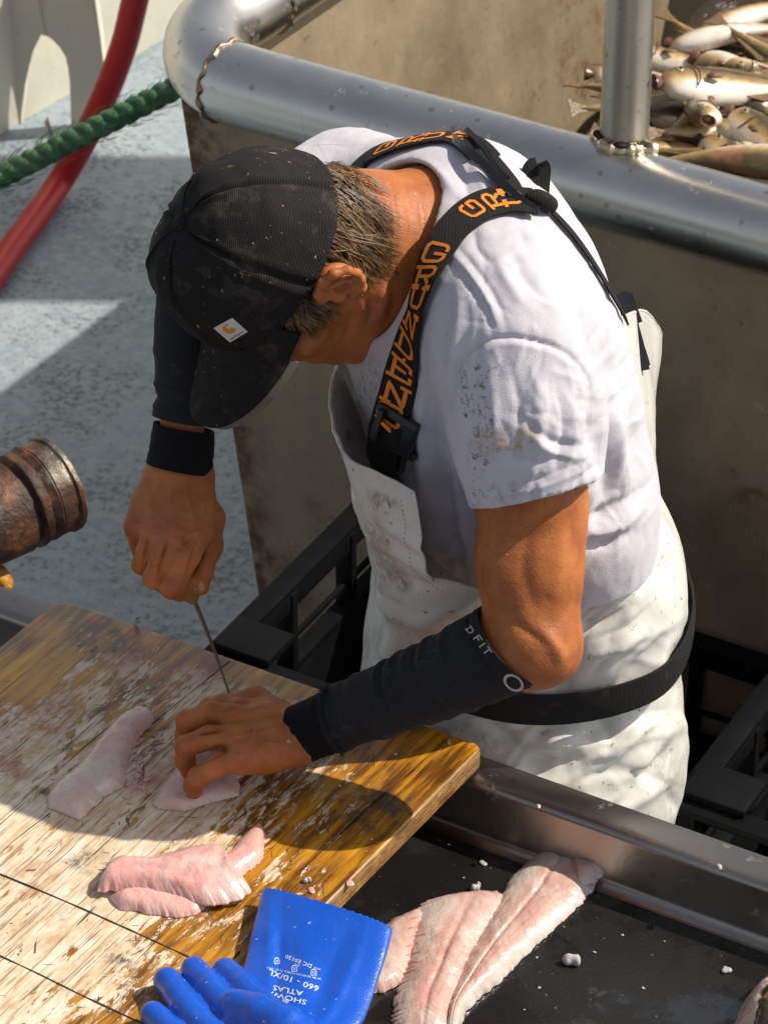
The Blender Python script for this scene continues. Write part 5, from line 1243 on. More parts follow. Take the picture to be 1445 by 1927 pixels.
# direction of growth and length in pixels along the rim
gd = np.array([(1.0, .45), (1.0, .65), (1.0, .75), (1.0, .70), (1.0, .55), (.95, .40), (.85, .40), (.7, .6), (.5, .8)]); gl = np.array([95, 130, 150, 150, 135, 110, 85, 70, 40])
ts = np.linspace(0, 1, len(gd)); htrees = [body_t]
SV, SF = [], []
clumps = [(rng.random(), rng.uniform(-.28, .28), rng.uniform(.75, 1.12), rng.uniform(-1, 1)) for _ in range(70)]
def strand(t0, back, ang, lf, lift, wid, curl, wv_=(0, 5, 0)):
    i = t0*199; c0 = rp_[int(min(198, i))]; d = np.array([np.interp(t0, ts, gd[:, 0]), np.interp(t0, ts, gd[:, 1])]); d /= np.linalg.norm(d)
    ca, sa = math.cos(ang), math.sin(ang); d = np.array([d[0]*ca - d[1]*sa, d[0]*sa + d[1]*ca]); Ln = np.interp(t0, ts, gl)*lf
    p0 = c0 - d*back; n = 9; P3 = []; nr_ = []
    for k in range(n):
        u = k/(n-1); q = p0 + d*Ln*u + np.array([-d[1], d[0]])*(curl*Ln*.34*u*u + wv_[0]*Ln*.05*math.sin(u*wv_[1] + wv_[2])*u) + np.array([0, 1])*Ln*.10*u*u
        h = shoot(htrees, *q)
        if h is None or (P3 and np.linalg.norm(h[0] - P3[-1]) > .03):
            if len(P3) < 2: return
            P3.append(P3[-1] + (P3[-1] - P3[-2])*.9); nr_.append(nr_[-1])
        else:
            nn = h[1] if h[1] @ AF < 0 else -h[1]
            P3.append(h[0] + nn*(lift*(math.sin(math.pi*min(1, u*.75 + .22))**.8) + .001)); nr_.append(nn)
    if any(((proj(q[None])[0, 0]-640)/34)**2 + ((proj(q[None])[0, 1]-540)/32)**2 < 1 for q in P3[::2]): return
    P3 = relaxline(P3, 2); nr_ = np.array(nr_); T = nrm(np.gradient(P3, axis=0)); S = nrm(np.cross(T, nr_)); w = wid*(1 - np.linspace(0, 1, n)**3*.85)
    b = len(SV)
    for k in range(n):
        SV.append(P3[k] + S[k]*w[k]); SV.append(P3[k] + nr_[k]*w[k]*.9); SV.append(P3[k] - S[k]*w[k])
    for k in range(n-1):
        for j in range(2): SF.append((b+3*k+j, b+3*k+j+1, b+3*k+3+j+1, b+3*k+3+j))
for i in range(3000):
    wv = (0, 5, 0)
    if rng.random() < .90:
        ci = rng.randrange(len(clumps)); ct, ca_, lf, cu = clumps[ci]; wv = (1 + (ci % 3)*.5, 4.5 + ci % 4, ci*1.7 + rng.gauss(0, .25)); t0 = min(.999, max(0, ct + rng.gauss(0, .008))); ang = ca_ + rng.gauss(0, .05); lf *= rng.uniform(.80, 1.03); cu += rng.gauss(0, .12)
    else: t0 = rng.random(); ang = rng.gauss(0, .35); lf = rng.uniform(.5, 1.1); cu = rng.uniform(-1, 1)
    strand(t0, rng.uniform(0, 30), ang, lf, rng.uniform(.001, .015), rng.uniform(.0003, .00062), cu*.7, wv)
for i in range(26): strand(rng.uniform(0, .12), 20, rng.uniform(-1.9, -.5), rng.uniform(.5, .9), rng.uniform(.01, .03), .00016, rng.uniform(-1, 1))
hair = mesh('hair', SV, SF, HAIR, man)

SLEEVE.node_tree.nodes['Principled BSDF'].inputs['Specular IOR Level'].default_value = .4
# ---- knit sleeves on the forearms
def outline_loft(pairs, ds, ratio=1.0, n=48, m=80):
    pr = np.array([[a[0], a[1], b[0], b[1]] for a, b in pairs], float); q = cr(pr, m); dd = np.interp(np.linspace(0, 1, m), np.linspace(0, 1, len(ds)), ds)
    A = np.array([P(x[0], x[1], d) for x, d in zip(q, dd)]); B = np.array([P(x[2], x[3], d) for x, d in zip(q, dd)]); C = (A+B)/2; a = (A-B)/2
    T = nrm(np.gradient(C, axis=0)); an = nrm(a); b = np.cross(T, an); b = nrm(b); b = b*np.where((b @ AF) > 0, -1, 1)[:, None]
    r = np.linalg.norm(a, axis=1); perp = r*np.linalg.norm(np.cross(T, an), axis=1)
    th = np.linspace(0, 2*math.pi, n, endpoint=False)
    V = C[:, None] + np.cos(th)[None, :, None]*a[:, None] + np.sin(th)[None, :, None]*(b*perp[:, None]*ratio)[:, None]
    return V, C, b
def knit(name, V, C, mat, parent, rings, amp=.0016, seed=1, turn=True):
    m, n = V.shape[:2]; R = nrm(V - C[:, None]); t_ = np.linspace(0, 1, m)
    nz = n3(V.reshape(-1, 3), 30, seed, 3).reshape(m, n)*amp
    D = nz.copy(); th = np.linspace(0, 2*math.pi, n, endpoint=False)
    for (tc, w, a, ph, sk) in rings:
        tt = t_[:, None] - tc - sk*np.sin(th + ph)[None]; D += a*np.exp(-(tt/w)**2)*(0.6 + 0.4*np.sin(th*2 + ph))[None]
    V = V + R*D[..., None]
    if turn:                                                    # ends turned in, so that the cloth has an edge
        V = np.concatenate([(V[0] - R[0]*.0035)[None] + (V[1]-V[0])[None]*.8, (V[0] - R[0]*.0015)[None], V, (V[-1] - R[-1]*.0015)[None], (V[-1] - R[-1]*.0035)[None] + (V[-2]-V[-1])[None]*.8])
    m = len(V); o = mesh(name, V.reshape(-1, 3), grid_faces(m, n, True), mat, parent); fixn(o)
    return o, bvh(V.reshape(-1, 3), np.array(grid_faces(m, n, True)))
pairs = [((903, 1142), (1034, 1286)), ((882, 1157), (990, 1299)), ((840, 1181), (930, 1321)), ((780, 1213), (852, 1348)), ((720, 1244), (776, 1372)), ((662, 1273), (702, 1396)), ((612, 1294), (646, 1416))]
V, C, b = outline_loft(pairs, [-.282, -.270, -.256, -.241, -.225, -.210, -.197], 1.02, 64, 140)
slv, slv_t = knit('forearm_sleeve', V, C, SLEEVE, man, [(.085, .007, -.0022, 0, 0), (.04, .014, .0012, 0, 0), (.24, .014, .0016, .3, .03), (.36, .018, .0028, .6, .03), (.41, .012, -.0026, .9, .03), (.47, .014, .0018, .5, .03), (.55, .020, .0028, .2, .04), (.60, .011, -.0030, .4, .03), (.64, .013, .0024, .2, .03), (.80, .02, .0016, 2, .03), (.86, .012, -.0015, 2, .02), (.97, .02, .002, 0, 0)])
V, C, b = outline_loft([((622, 1292), (652, 1412)), ((590, 1308), (614, 1424)), ((560, 1322), (590, 1434)), ((543, 1329), (574, 1442))], [-.196, -.189, -.182, -.177], 1.0, 64, 50)
knit('wristband', V, C, m_fabric('black wristband', (0.006, 0.006, 0.007), 0.9, 500, 0.5, (0.2, 0.2, 0.2), 0.08), man, [(.3, .04, .0009, 0, 0), (.6, .03, -.0008, 1, 0)], .0008, 5)
V, C, b = outline_loft([((296, 500), (440, 480)), ((292, 600), (424, 590)), ((291, 680), (414, 680)), ((293, 740), (404, 750)), ((287, 779), (400, 800))], [-.17, -.166, -.162, -.153, -.147], 1.1, 64, 110)
knit('forearm_sleeve', V, C, SLEEVE, man, [(.55, .03, .0016, 0, .03), (.78, .02, .002, 0, .02), (.85, .02, -.002, 1, .02), (.93, .015, .0018, 0, .02)], .0016, 2)
V, C, b = outline_loft([((289, 793), (404, 813)), ((284, 830), (404, 850)), ((276, 869), (401, 893))], [-.144, -.141, -.138], 1.0, 64, 50)
knit('wristband', V, C, bpy.data.materials['black wristband'], man, [(.3, .06, .0007, 0, 0), (.7, .04, -.0007, 1, 0)], .0010, 6)
# frayed edges
def fray(name, px, tree, n, parent, L=9):
    mb = MB(); c = cr(np.array(px, float), n)
    for x, y in c:
        for _ in range(3):
            h = shoot(tree, x + rng.uniform(-3, 3), y + rng.uniform(-2, 2))
            if h is None: continue
            nn = h[1] if h[1] @ AF < 0 else -h[1]; p = h[0] + nn*.0004; v = nrm(np.array([rng.gauss(0, 1), rng.gauss(0, 1), rng.gauss(0, 1)])) + nn*.6
            mb.tube([p, p + v*.0018 + nn*.001, p + v*.004 + np.array([0, 0, -.001])], .00045, 4)
    return mb.build(name, SLEEVE, parent)
fray('frayed_edge', [(613, 1290), (606, 1330), (618, 1375), (648, 1418)], [slv_t, body_t], 60, slv)
# words on the sleeve
mb = MB()
def glyph(ch, c, ex, ey, th, trees, mb, off=.0007):
    for A, B in stroke_quads(ch, th):
        V2 = [np.array(c) + np.array(ex)*(e[:, :1] - .5) + np.array(ey)*(e[:, 1:] - .5) for e in (A, B)]; k = len(A)
        mb.add(on_surface(np.vstack(V2), trees, off), [(i, i+1, k+i+1, k+i) for i in range(k-1)])
for ch, c in (('D', (885, 1186)), ('F', (900, 1203)), ('I', (908, 1214)), ('T', (917, 1225))):
    glyph(ch, c, (7.5, 10.5), (10, -7), .17, [slv_t], mb)
glyph('O', (966, 1284), (26, 24), (20, -16), .16, [slv_t], mb)
mb.build('lettering', THREAD, slv)

# ---- braces
st = [shirt_t]
near = Ribbon([(738, 878), (741, 840), (748, 780), (764, 700), (786, 610), (812, 525), (846, 450), (892, 402), (945, 384), (1000, 392)], [shirt_t], .0375, .005, 110, 10, 40, lift=[.012, .012, .004, .001, .001, .002, .002, .001, .001, .004], face=2.0)
nb_ = near.build('brace', WEB, man, .0022, 9, .0008)
near.text([('G', (822, 476)), ('R', (806, 521)), ('U', (791, 562)), ('N', (778, 606)), ('D', (769, 650)), ('E', (759, 698)), ('N', (752, 742)), ('S', (745, 782))], .0200, .0270, ORANGE, nb_, rev=False)
near.text([("'", (763, 671))], .012, .020, ORANGE, nb_)
near.text([('G', (895, 401)), ('R', (930, 387)), ('U', (963, 384))], .017, .0225, ORANGE, nb_, rev=True)
far = Ribbon([(655, 345), (690, 303), (730, 284), (790, 268), (850, 262), (885, 275), (910, 300)], [shirt_t], .034, .0035, 70, 10, 40)
fb_ = far.build('brace', WEB, man, .0022, 9, .0008)
far.text([('G', (729, 284)), ('R', (772, 273)), ('U', (815, 265)), ('N', (862, 264))], .020, .0225, ORANGE, fb_, rev=True)
# sliding clip on the back and the loose ends behind it
def on(px, py, off, trees=None):
    h = shoot(trees or [shirt_t], px, py)
    if h is None: return P(px, py, -.12)
    n = h[1] if h[1] @ AF < 0 else -h[1]; return h[0] + n*off
def bar(pts, w, t_, name, parent, mat=BLK, off=.009):
    c = relaxline(cr([on(x, y, off) for x, y in pts], 40), 10); T = nrm(np.gradient(c, axis=0)); N_ = nrm(-AF[None] - T*((-AF) @ T.T)[:, None]); S_ = np.cross(T, N_)
    G = np.stack([c + S_*u*w for u in np.linspace(-.5, .5, 5)], 1); return sheet(name, G, mat, parent, t_)
clip = bar([(826, 245), (870, 290), (925, 345), (965, 385), (1000, 409)], .0085, .005, 'back_clip', man)
bar([(878, 262), (905, 290), (930, 330), (950, 352)], .005, .004, 'clip_rail', clip)
b1 = Ribbon([(905, 295), (935, 330), (958, 360), (968, 385)], [shirt_t], .018, .008, 24, 4, 20).build('back_strap', WEB, man, .002)
lp0 = on(985, 372, .014); LPU = nrm(AU*1.0 + AR*.25)
loop = []
for k in range(40):
    u = k/39; loop.append(P(*np.array([np.interp(u, [0, .45, .5, .55, 1], [985, 1003, 1012, 1018, 1012]), np.interp(u, [0, .42, .5, .58, 1], [372, 318, 309, 318, 385])]), -.232 + .006*math.sin(u*math.pi)))
loop = relaxline(loop, 3); T = nrm(np.gradient(loop, axis=0)); S_ = nrm(np.cross(T, AF[None]*.25 + AU[None]*.0 + AR[None]*.3)); S_ = nrm(nrm(AR + .25*AU*-1 - AF*.2)[None] - T*(T @ nrm(AR - .25*AU - AF*.2))[:, None])
G = np.stack([loop + S_*u*.019 for u in np.linspace(-.5, .5, 5)], 1); sheet('strap_loop', G, WEB, man, .002)
m = MB(); m.tube(cr([on(985, 388, .010), on(1005, 393, .012), on(1022, 397, .010), on(1036, 402, .007)], 14), [.004,.006,.0075,.0082,.0085,.0086,.0086,.0086,.0085,.0083,.008,.0072,.0055,.002], 14); m.build('rolled_end', WEB, man)
down_ = Ribbon([(1032, 402), (1066, 438), (1100, 484), (1132, 535), (1158, 580), (1174, 612)], [shirt_t], .0085, .004, 50, 10, 30).build('back_strap', WEB, man, .002)
rc = bar([(1164, 552), (1178, 590), (1190, 630), (1200, 668), (1206, 698)], .016, .006, 'rear_buckle', man, off=.012)
bar([(1170, 556), (1178, 580), (1190, 612)], .020, .004, 'buckle_frame', rc, off=.016); bar([(1188, 640), (1198, 668), (1205, 692)], .019, .005, 'buckle_frame', rc, off=.014)

# ---- front buckle
def frame_at(px, py, off):
    i = int(np.argmin(np.linalg.norm(proj(near.P)[:, :2] - np.array([px, py]), axis=1))); return near.P[i] + near.N[i]*off, near.S[i], near.T[i], near.N[i]
bk = None
def bbox(px, py, off, hw, hh, ht, name, parent, bev=.0018, roll=0.0):
    c, S_, T_, N_ = frame_at(px, py, off); c = c + AR*((px - proj(c[None])[0, 0])/1950.) - AU*((py - proj(c[None])[0, 1])/1950.)
    S2 = S_*math.cos(roll) + T_*math.sin(roll); T2 = -S_*math.sin(roll) + T_*math.cos(roll)
    m = MB(); m.box(c, S2, T2, N_, hw, hh, ht); return m.build(name, BLK, parent, bevel=bev, seg=3)
bk = bbox(745, 812, .003, .0225, .0195, .0035, 'front_buckle', man)
for dy in (-27, 24): bbox(747 - dy*.06, 812 + dy, .009, .0235, .0042, .0035, 'buckle_bar', bk)
for dx in (-34, 34): bbox(745 + dx, 812 + dx*.35, .008, .0034, .018, .003, 'buckle_bar', bk)
bbox(741, 856, .003, .0130, .017, .0032, 'buckle_tongue', bk, .0014)
bbox(733, 893, .004, .0190, .0125, .0040, 'buckle_base', bk, .003, roll=-.12)
bbox(728, 880, .010, .0185, .004, .002, 'buckle_bar', bk, .0012, roll=-.12)
# letter piece showing over the buckle plate
mb = MB(); c, S_, T_, N_ = frame_at(744, 800, .0085)
V = [c + S_*x + T_*y for x, y in ((-.011, .003), (-.008, .006), (-.005, .002), (.009, .001), (.012, -.003), (.009, -.004), (-.006, -.001))]
mb.add(V, [(0, 1, 2, 6), (2, 3, 5, 6), (3, 4, 5)]); mb.build('lettering', ORANGE, bk)

# ---- belt
bc = np.array([P(984, 1270, .06)[0], P(984, 1270, .06)[1], 1.002]); ring = []
for a in np.linspace(0, 2*math.pi, 120):
    d = np.array([math.cos(a), math.sin(a), 0]); best = bc + d*.12
    for dz in (-.017, 0, .017):
        o_ = bc + np.array([0, 0, .012 + .105*.15*d[0] + dz]); h = pant_t.ray_cast(Vector(o_ + d*.5), Vector(-d))
        if h[0] is not None and np.linalg.norm((np.array(h[0]) - bc)[:2]) > np.linalg.norm((best - bc)[:2]): best = np.array(h[0])
    best[2] = bc[2]; ring.append(best)
ring = np.array(ring)
rr0 = np.linalg.norm((ring - bc)[:, :2], axis=1); rr = rr0.copy()
for _ in range(60): rr = np.maximum(.5*rr + .25*(np.roll(rr, 1) + np.roll(rr, -1)), rr0)
for _ in range(6): rr = .5*rr + .25*(np.roll(rr, 1) + np.roll(rr, -1))
ring = bc + nrm((ring - bc)*np.array([1, 1, 0]))*rr[:, None]
ring[-1] = ring[0]; out = nrm((ring - bc)*np.array([1, 1, 0])); ring = ring + out*(.0050 - .034*np.clip((790 - proj(ring)[:, 0])/60, 0, 1))[:, None]; ring[:, 2] += .003*np.sin(np.linspace(0, 2*math.pi, 120)*2 + 1) + .012 + .21*(ring[:, 0] - bc[0])*.5
belt = sheet('belt', np.stack([ring + np.array([0, 0, 1.0])*u + out*(.0012*(1 - (u/.017)**2)) for u in np.linspace(-.018, .018, 7)], 1), WEB, man, .0026)
m = MB(); c = on(985, 1432, .003, [pant_t]); 
te = Ribbon([(975, 1318), (984, 1345), (986, 1372)], [pant_t], .010, .004, 16, 4, 8)

# ================================================================ knife, fish, glove and the small things
# ---- knife held in the far hand
kn = thing('knife', 'thin filleting knife with a yellow wooden handle held upright in the far hand', 'knife', KT)
WOODH = m_plain('knife handle wood', (0.34, 0.17, 0.035), 0.5, 0, 120, 0.4, 0.001, 0.35)
kS = nrm(np.cross(KD, AF)); kW = np.cross(KD, kS)
kW2 = nrm(kW*.97 + kS*.24); kS2 = np.cross(kW2, KD)
L_ = np.linalg.norm(KT - KN); n = 30; V = []
for i in range(n):
    u = i/(n-1); c = KN + KD*L_*u + kS2*(.002*math.sin(u*3)); w = (.0075*(1 - u**2.5) + .0004); t_ = .0024*(1 - .55*u)
    V += [c + kW2*w, c + kS2*t_, c - kW2*w, c - kS2*t_]
m = MB(); m.add(V, grid_faces(n, 4, True)); m.build('blade', m_steel('stained blade', (0.30, 0.25, 0.19), 0.35, 'N', 0.9), kn)
m = MB(); hd = [KN + KD*x for x in (.022, .016, -.005, -.025, -.045, -.055, -.058)]
m.tube(hd, [.0045, .0085, .0098, .0100, .0108, .0095, .004], 16, up=kS2); m.build('handle', WOODH, kn)

# ---- fillets
FIL = m_fillet('pale fillet', (0.64, 0.38, 0.33), (0.74, 0.58, 0.50), 0.3)
FIL2 = m_fillet('pink fillet', (0.66, 0.29, 0.265), (0.75, 0.50, 0.44), 0.5)
FILW = m_fillet('wet fillet', (0.52, 0.29, 0.235), (0.64, 0.48, 0.41), 0.55, 0.10)
def fillet(name, label, left, right, z, T, mat, cat='fillet', group=None, ridges=0.0012, seedv=1, nu=190, nv=84, lift=None, grooves=(), curl=0.0, obj=None, part=False, sag=None, jag=.0012, rag=0.0):
    """a piece of fish lying on a level: left and right outlines in the picture"""
    Lp = cr([PZ(x, y, z) for x, y in left], nu); Rp = cr([PZ(x, y, z) for x, y in right], nu)
    ac = nrm(Rp - Lp); jl = n3(Lp, 150, seedv, 3)*jag*2; jr = n3(Rp, 150, seedv + 3, 3)*jag*2
    u = np.linspace(0, 1, nu)[:, None]; v = np.linspace(0, 1, nv)[None]
    B_ = Lp[:, None]*(1 - v)[..., None] + Rp[:, None]*v[..., None]
    kk = np.arange(nu); el = jl + (rag*np.abs(np.sin(kk*.36 + np.sin(kk*.11)*2)) if rag else 0)
    B_ = B_ - ac[:, None]*(el[:, None]*(1 - v)**7)[..., None] + ac[:, None]*(jr[:, None]*v**7)[..., None]
    s_ = 2*v - 1; e = np.clip(np.minimum(u, 1-u)/.10, 0, 1)
    h = T*np.clip(1 - np.abs(s_)**2.6, 0, 1)**.85*(1 - (1 - e)**2.2)**.6*np.ones_like(u)
    h = h*(.82 + .18*np.sin(u*math.pi))
    flat = B_.reshape(-1, 3)
    h = h + (n3(flat, 24, seedv, 3).reshape(nu, nv)*T*.15 + n3(flat, 70, seedv + 5, 2).reshape(nu, nv)*T*.07)*np.clip(h/T, 0, 1)
    # muscle blocks: shallow chevrons
    ph = (u*30 - np.abs(s_)*3.2 + n3(flat, 10, 8).reshape(nu, nv)*1.1); h = h + ridges*(np.abs(np.sin(ph*math.pi)) - .5)*np.clip(h/T, 0, 1)
    for vc, w, a in grooves: h = h - a*np.exp(-((v - vc - .03*np.sin(u*5))/w)**2)*np.sin(np.clip(u, .03, .97)*math.pi)**.5
    base = np.zeros((nu, nv))
    if lift is not None: base = np.interp(np.linspace(0, 1, nu), np.linspace(0, 1, len(lift)), lift)[:, None]*np.ones((1, nv))
    if sag is not None: base = base + np.interp(np.linspace(0, 1, nv), np.linspace(0, 1, len(sag)), sag)[None]*np.ones((nu, 1))
    top = B_ + np.array([0, 0, 1.0])*(np.maximum(h, .0003) + base + .0012)[..., None]; bot = B_ + np.array([0, 0, 1.0])*(base + .0004)[..., None]
    nn = nu*nv; F = grid_faces(nu, nv); F2 = [tuple(nn + i for i in f[::-1]) for f in F]; S = []
    b = [i*nv for i in range(nu)]; e_ = [i*nv + nv - 1 for i in range(nu)]; t_ = list(range(nv)); l_ = [(nu-1)*nv + j for j in range(nv)]
    for s2, fl in ((b, 0), (e_, 1), (t_, 1), (l_, 0)):
        for x, y in zip(s2[:-1], s2[1:]): S.append((x, y, y+nn, x+nn) if fl else (y, x, x+nn, y+nn))
    o = mesh(name, np.vstack([top.reshape(-1, 3), bot.reshape(-1, 3)]), F + F2 + S, mat, obj); fixn(o)
    if not part: tag(o, label, cat, group)
    return o, top
ZT = ZTRAY + .0042
fillet('fish_fillet', 'long pale fillet alone on the board at the left, nearest the board edge', [(268, 1334), (228, 1352), (195, 1385), (150, 1440), (105, 1478), (90, 1505), (92, 1522)], [(284, 1342), (290, 1362), (262, 1392), (240, 1440), (234, 1480), (200, 1500), (150, 1545)], ZB, .0135, FIL, ridges=.0003, seedv=2, group=None)
fillet('fish_fillet', 'fillet pinned under the fingers of the near hand', [(380, 1418), (352, 1430), (325, 1455), (300, 1490), (287, 1512), (300, 1524)], [(470, 1420), (480, 1440), (450, 1470), (448, 1498), (400, 1512), (350, 1528)], ZB, .012, FIL, ridges=.0005, seedv=4)
fillet('fish_fillet', 'thin lower fillet sticking out beneath the pink fillet at the front of the board', [(490, 1548), (455, 1580), (420, 1615), (330, 1650), (240, 1675), (205, 1690)], [(500, 1572), (492, 1620), (455, 1650), (400, 1700), (345, 1728), (225, 1712)], ZB, .011, FIL2, ridges=.0002, seedv=6)
fillet('fish_fillet', 'thick pink fillet lying on another one at the front of the board', [(415, 1612), (370, 1606), (330, 1612), (285, 1625), (240, 1626), (218, 1628), (196, 1660)], [(425, 1625), (452, 1660), (470, 1692), (400, 1716), (320, 1700), (240, 1690), (184, 1688)], ZB, .0135, FIL2, ridges=.00012, seedv=9, lift=[.006]*7, grooves=((.5, .10, .003),), sag=[0, .002, .003, .002, 0])
fillet('fish_fillet', 'grey edged fillet half hidden behind the blue glove cuff', [(790, 1712), (765, 1722), (735, 1735), (712, 1760), (700, 1800), (690, 1850)], [(800, 1730), (790, 1760), (785, 1790), (765, 1840), (745, 1860), (705, 1872)], ZT, .010, FILW, ridges=.0001, seedv=12)
fillet('fish_fillet', 'large wet fillet with a ragged red veined edge lying in the black tray', [(812, 1694), (790, 1712), (775, 1745), (768, 1800), (757, 1850), (745, 1880), (745, 1950)], [(935, 1680), (955, 1700), (935, 1740), (900, 1790), (880, 1840), (860, 1890), (840, 1960)], ZT, .0105, FILW, ridges=.0002, seedv=14, rag=.004, grooves=((.55, .05, .0018),), sag=[0, .002, .003, .003, .001])
fillet('fish_fillet', 'longest wet fillet in the black tray pointing at the steel rim', [(1062, 1590), (1020, 1606), (975, 1640), (945, 1680), (910, 1740), (870, 1820), (845, 1890), (835, 1960)], [(1080, 1594), (1130, 1606), (1120, 1668), (1060, 1735), (1000, 1790), (940, 1850), (880, 1905), (860, 1970)], ZT, .0135, FILW, ridges=.0002, seedv=17, grooves=((.42, .035, .0018),))
tp = fillet('fish_fillet', 'thin tail end flap of fillet touching the steel rim', [(1070, 1602), (1100, 1600), (1134, 1598), (1140, 1600)], [(1085, 1680), (1115, 1672), (1140, 1655), (1158, 1632)], ZT, .012, FILW, ridges=.0001, seedv=19, lift=[.006, .006, .008, .010])
VN = [(.7, 3, [(790, 1715), (778, 1760), (770, 1830), (756, 1890)]), (.45, 4, [(862, 1730), (840, 1770), (815, 1830), (790, 1900)]), (.4, 3, [(875, 1780), (850, 1820), (820, 1880)]), (.6, 2.6, [(1098, 1602), (1062, 1660), (1010, 1715), (950, 1770), (880, 1850)]), (.6, 4, [(1072, 1600), (1080, 1640)]), (.7, 3, [(960, 1690), (935, 1720), (905, 1765)]), (.3, 30, [(860, 1735), (840, 1790), (800, 1860)]), (.22, 34, [(1060, 1650), (980, 1730), (900, 1820)])]
for k in range(9): VN.append((.9, 2.2, [(772 - k*2, 1730 + k*17), (792 - k*2 + (k % 3)*6, 1724 + k*17)]))
for k in range(7): VN.append((.5, 2.2, [(985 - k*22, 1700 + k*22), (1000 - k*22, 1722 + k*22)]))
for o_ in [q for q in bpy.data.objects if q.name.startswith('fish_fillet')]:
    paint(o_, VN + [(.35, 14, [(300, 1660), (250, 1650)]), (.5, 10, [(330, 1665), (370, 1668)]), (.6, 5, [(500, 1560), (502, 1590)])])
    paint(o_, [(.9, 34, [(1140, 1640), (1080, 1710), (1010, 1780), (930, 1860), (860, 1930)]), (.8, 14, [(1060, 1595), (1010, 1620), (960, 1670)]), (.6, 22, [(850, 1700), (800, 1715)]), (.7, 18, [(770, 1850), (755, 1900)]), (.8, 16, [(420, 1640), (450, 1690)]), (.6, 10, [(345, 1625), (365, 1612)]), (.45, 16, [(240, 1400), (170, 1500)])], 'yellow')
# red veins on the tray fillets
VEIN = m_plain('vein red', (0.42, 0.05, 0.045), 0.3)
# ---- a fish head at the lower right corner
fhd, _t = fillet('cut_head', 'brown spotted cut fish head at the lower right corner of the tray', [(1455, 1850), (1430, 1862), (1400, 1890), (1380, 1930), (1375, 1990)], [(1520, 1850), (1530, 1870), (1530, 1900), (1530, 1930), (1530, 1990)], ZT, .035, FILW, 'fish head', ridges=0, seedv=23)
hm = NT('dark fish skin'); hn_ = hm.vor(70); hm.B(Base_Color=hm.ramp(hn_, [(0.15, (0.30, 0.22, 0.10)), (0.4, (0.05, 0.035, 0.02))]), Roughness=0.2, Coat_Weight=0.5)
fillet('skin', '', [(1450, 1872), (1428, 1884), (1410, 1905), (1400, 1935), (1398, 1990)], [(1520, 1870), (1530, 1885), (1530, 1900), (1530, 1930), (1530, 1990)], ZT + .006, .035, hm.m, ridges=0, seedv=24, obj=fhd, part=True)

# ---- scraps
SCR = m_fillet('fish scrap', (0.66, 0.52, 0.46), (0.78, 0.72, 0.66), 0.2, 0.15)
CLR = m_plain('wet white scrap', (0.42, 0.41, 0.39), 0.10, 0, 80, 0.3, 0.001)
def scrap(px, py, z, r, h, label, mat=SCR, group=None, seedv=1, name='fish_scrap', st=1.0):
    r *= .62; h *= .7
    c = PZ(px, py, z); f = Field(c - r*1.7, c + r*1.7, r/9); rg = random.Random(seedv)
    for _ in range(4):
        o = np.array([rg.uniform(-.6, .6)*r, rg.uniform(-.6, .6)*r*st, h*.35]); f.ell(c + o, np.eye(3), (r*rg.uniform(.4, .8), r*rg.uniform(.4, .8), h*rg.uniform(.4, .7)), r*.25)
    f.plane(c + np.array([0, 0, .0004]), (0, 0, -1)); v, q = f.surf(1); o = mesh(name, v, q, mat); return tag(o, label, 'fish scrap', group)
G1, G2 = 'small fish scraps on the chopping board', 'flecks of fish in the black tray'
scrap(578, 1659, ZB, .0050, .008, 'round white scrap on the amber end of the board', CLR, seedv=3)
scrap(584, 1676, ZB, .0065, .003, 'flat translucent reddish scrap below the round white scrap', FIL2, seedv=5)
scrap(662, 1662, ZB, .0080, .002, 'thin clear flake near the right hand edge of the board', FILW, seedv=7)
scrap(846, 1398 - 0, ZB, .0050, .003, 'pale flake at the far right corner of the board', CLR, seedv=8)
scrap(262, 1171, ZB, .0050, .009, 'white blob on the far edge of the board', CLR, seedv=9)
for i, (x, y) in enumerate(((258, 1462), (245, 1478), (268, 1484), (276, 1470), (240, 1500), (262, 1450))): scrap(x, y, ZB, .006, .004, 'pinkish trimmings heaped between the two pale fillets', FIL2, G1, 20 + i)
scrap(1076, 1808, ZT, .0125, .016, 'lump of clear white flesh standing in the middle of the black tray', CLR, seedv=31)
scrap(895, 1672, ZT, .0075, .010, 'curled white strip beside the large wet fillet', CLR, seedv=32)
scrap(1012, 1580 - 60, ZRIM, .0045, .004, 'small white scrap on the steel rim near the trousers', CLR, seedv=33)
scrap(1352, 1634, ZRIM, .0060, .006, 'pale scrap on the steel rim toward the right edge', CLR, seedv=34)
scrap(1365, 1828, ZT, .0075, .005, 'clear flake in the tray near the fish head', CLR, seedv=35)
scrap(908, 1626, ZT, .0055, .003, 'round clear flake in the tray between the board and the rim', CLR, seedv=36)
rg = random.Random(5)
fl = [(1118, 1792), (1010, 1803), (880, 1890), (1015, 1860), (1170, 1760), (835, 1700), (1060, 1745), (845, 1590), (720, 1800), (905, 1855), (1210, 1860), (1250, 1772), (985, 1900), (872, 1652)]
for i, (x, y) in enumerate(fl): scrap(x, y, ZT, rg.uniform(.0016, .0030), .0012, 'tiny clear fleck of fish on the wet black tray', CLR, G2, 50 + i)
fb3 = [(150, 1212), (420, 1268), (70, 1300), (600, 1370), (330, 1585), (95, 1600), (520, 1505), (700, 1580), (640, 1480), (180, 1330), (745, 1420), (520, 1700)]
for i, (x, y) in enumerate(fb3): scrap(x, y, ZB, rg.uniform(.0016, .0030), .0016, 'tiny fleck of fish on the worn board', SCR, 'flecks of fish on the board', 90 + i)

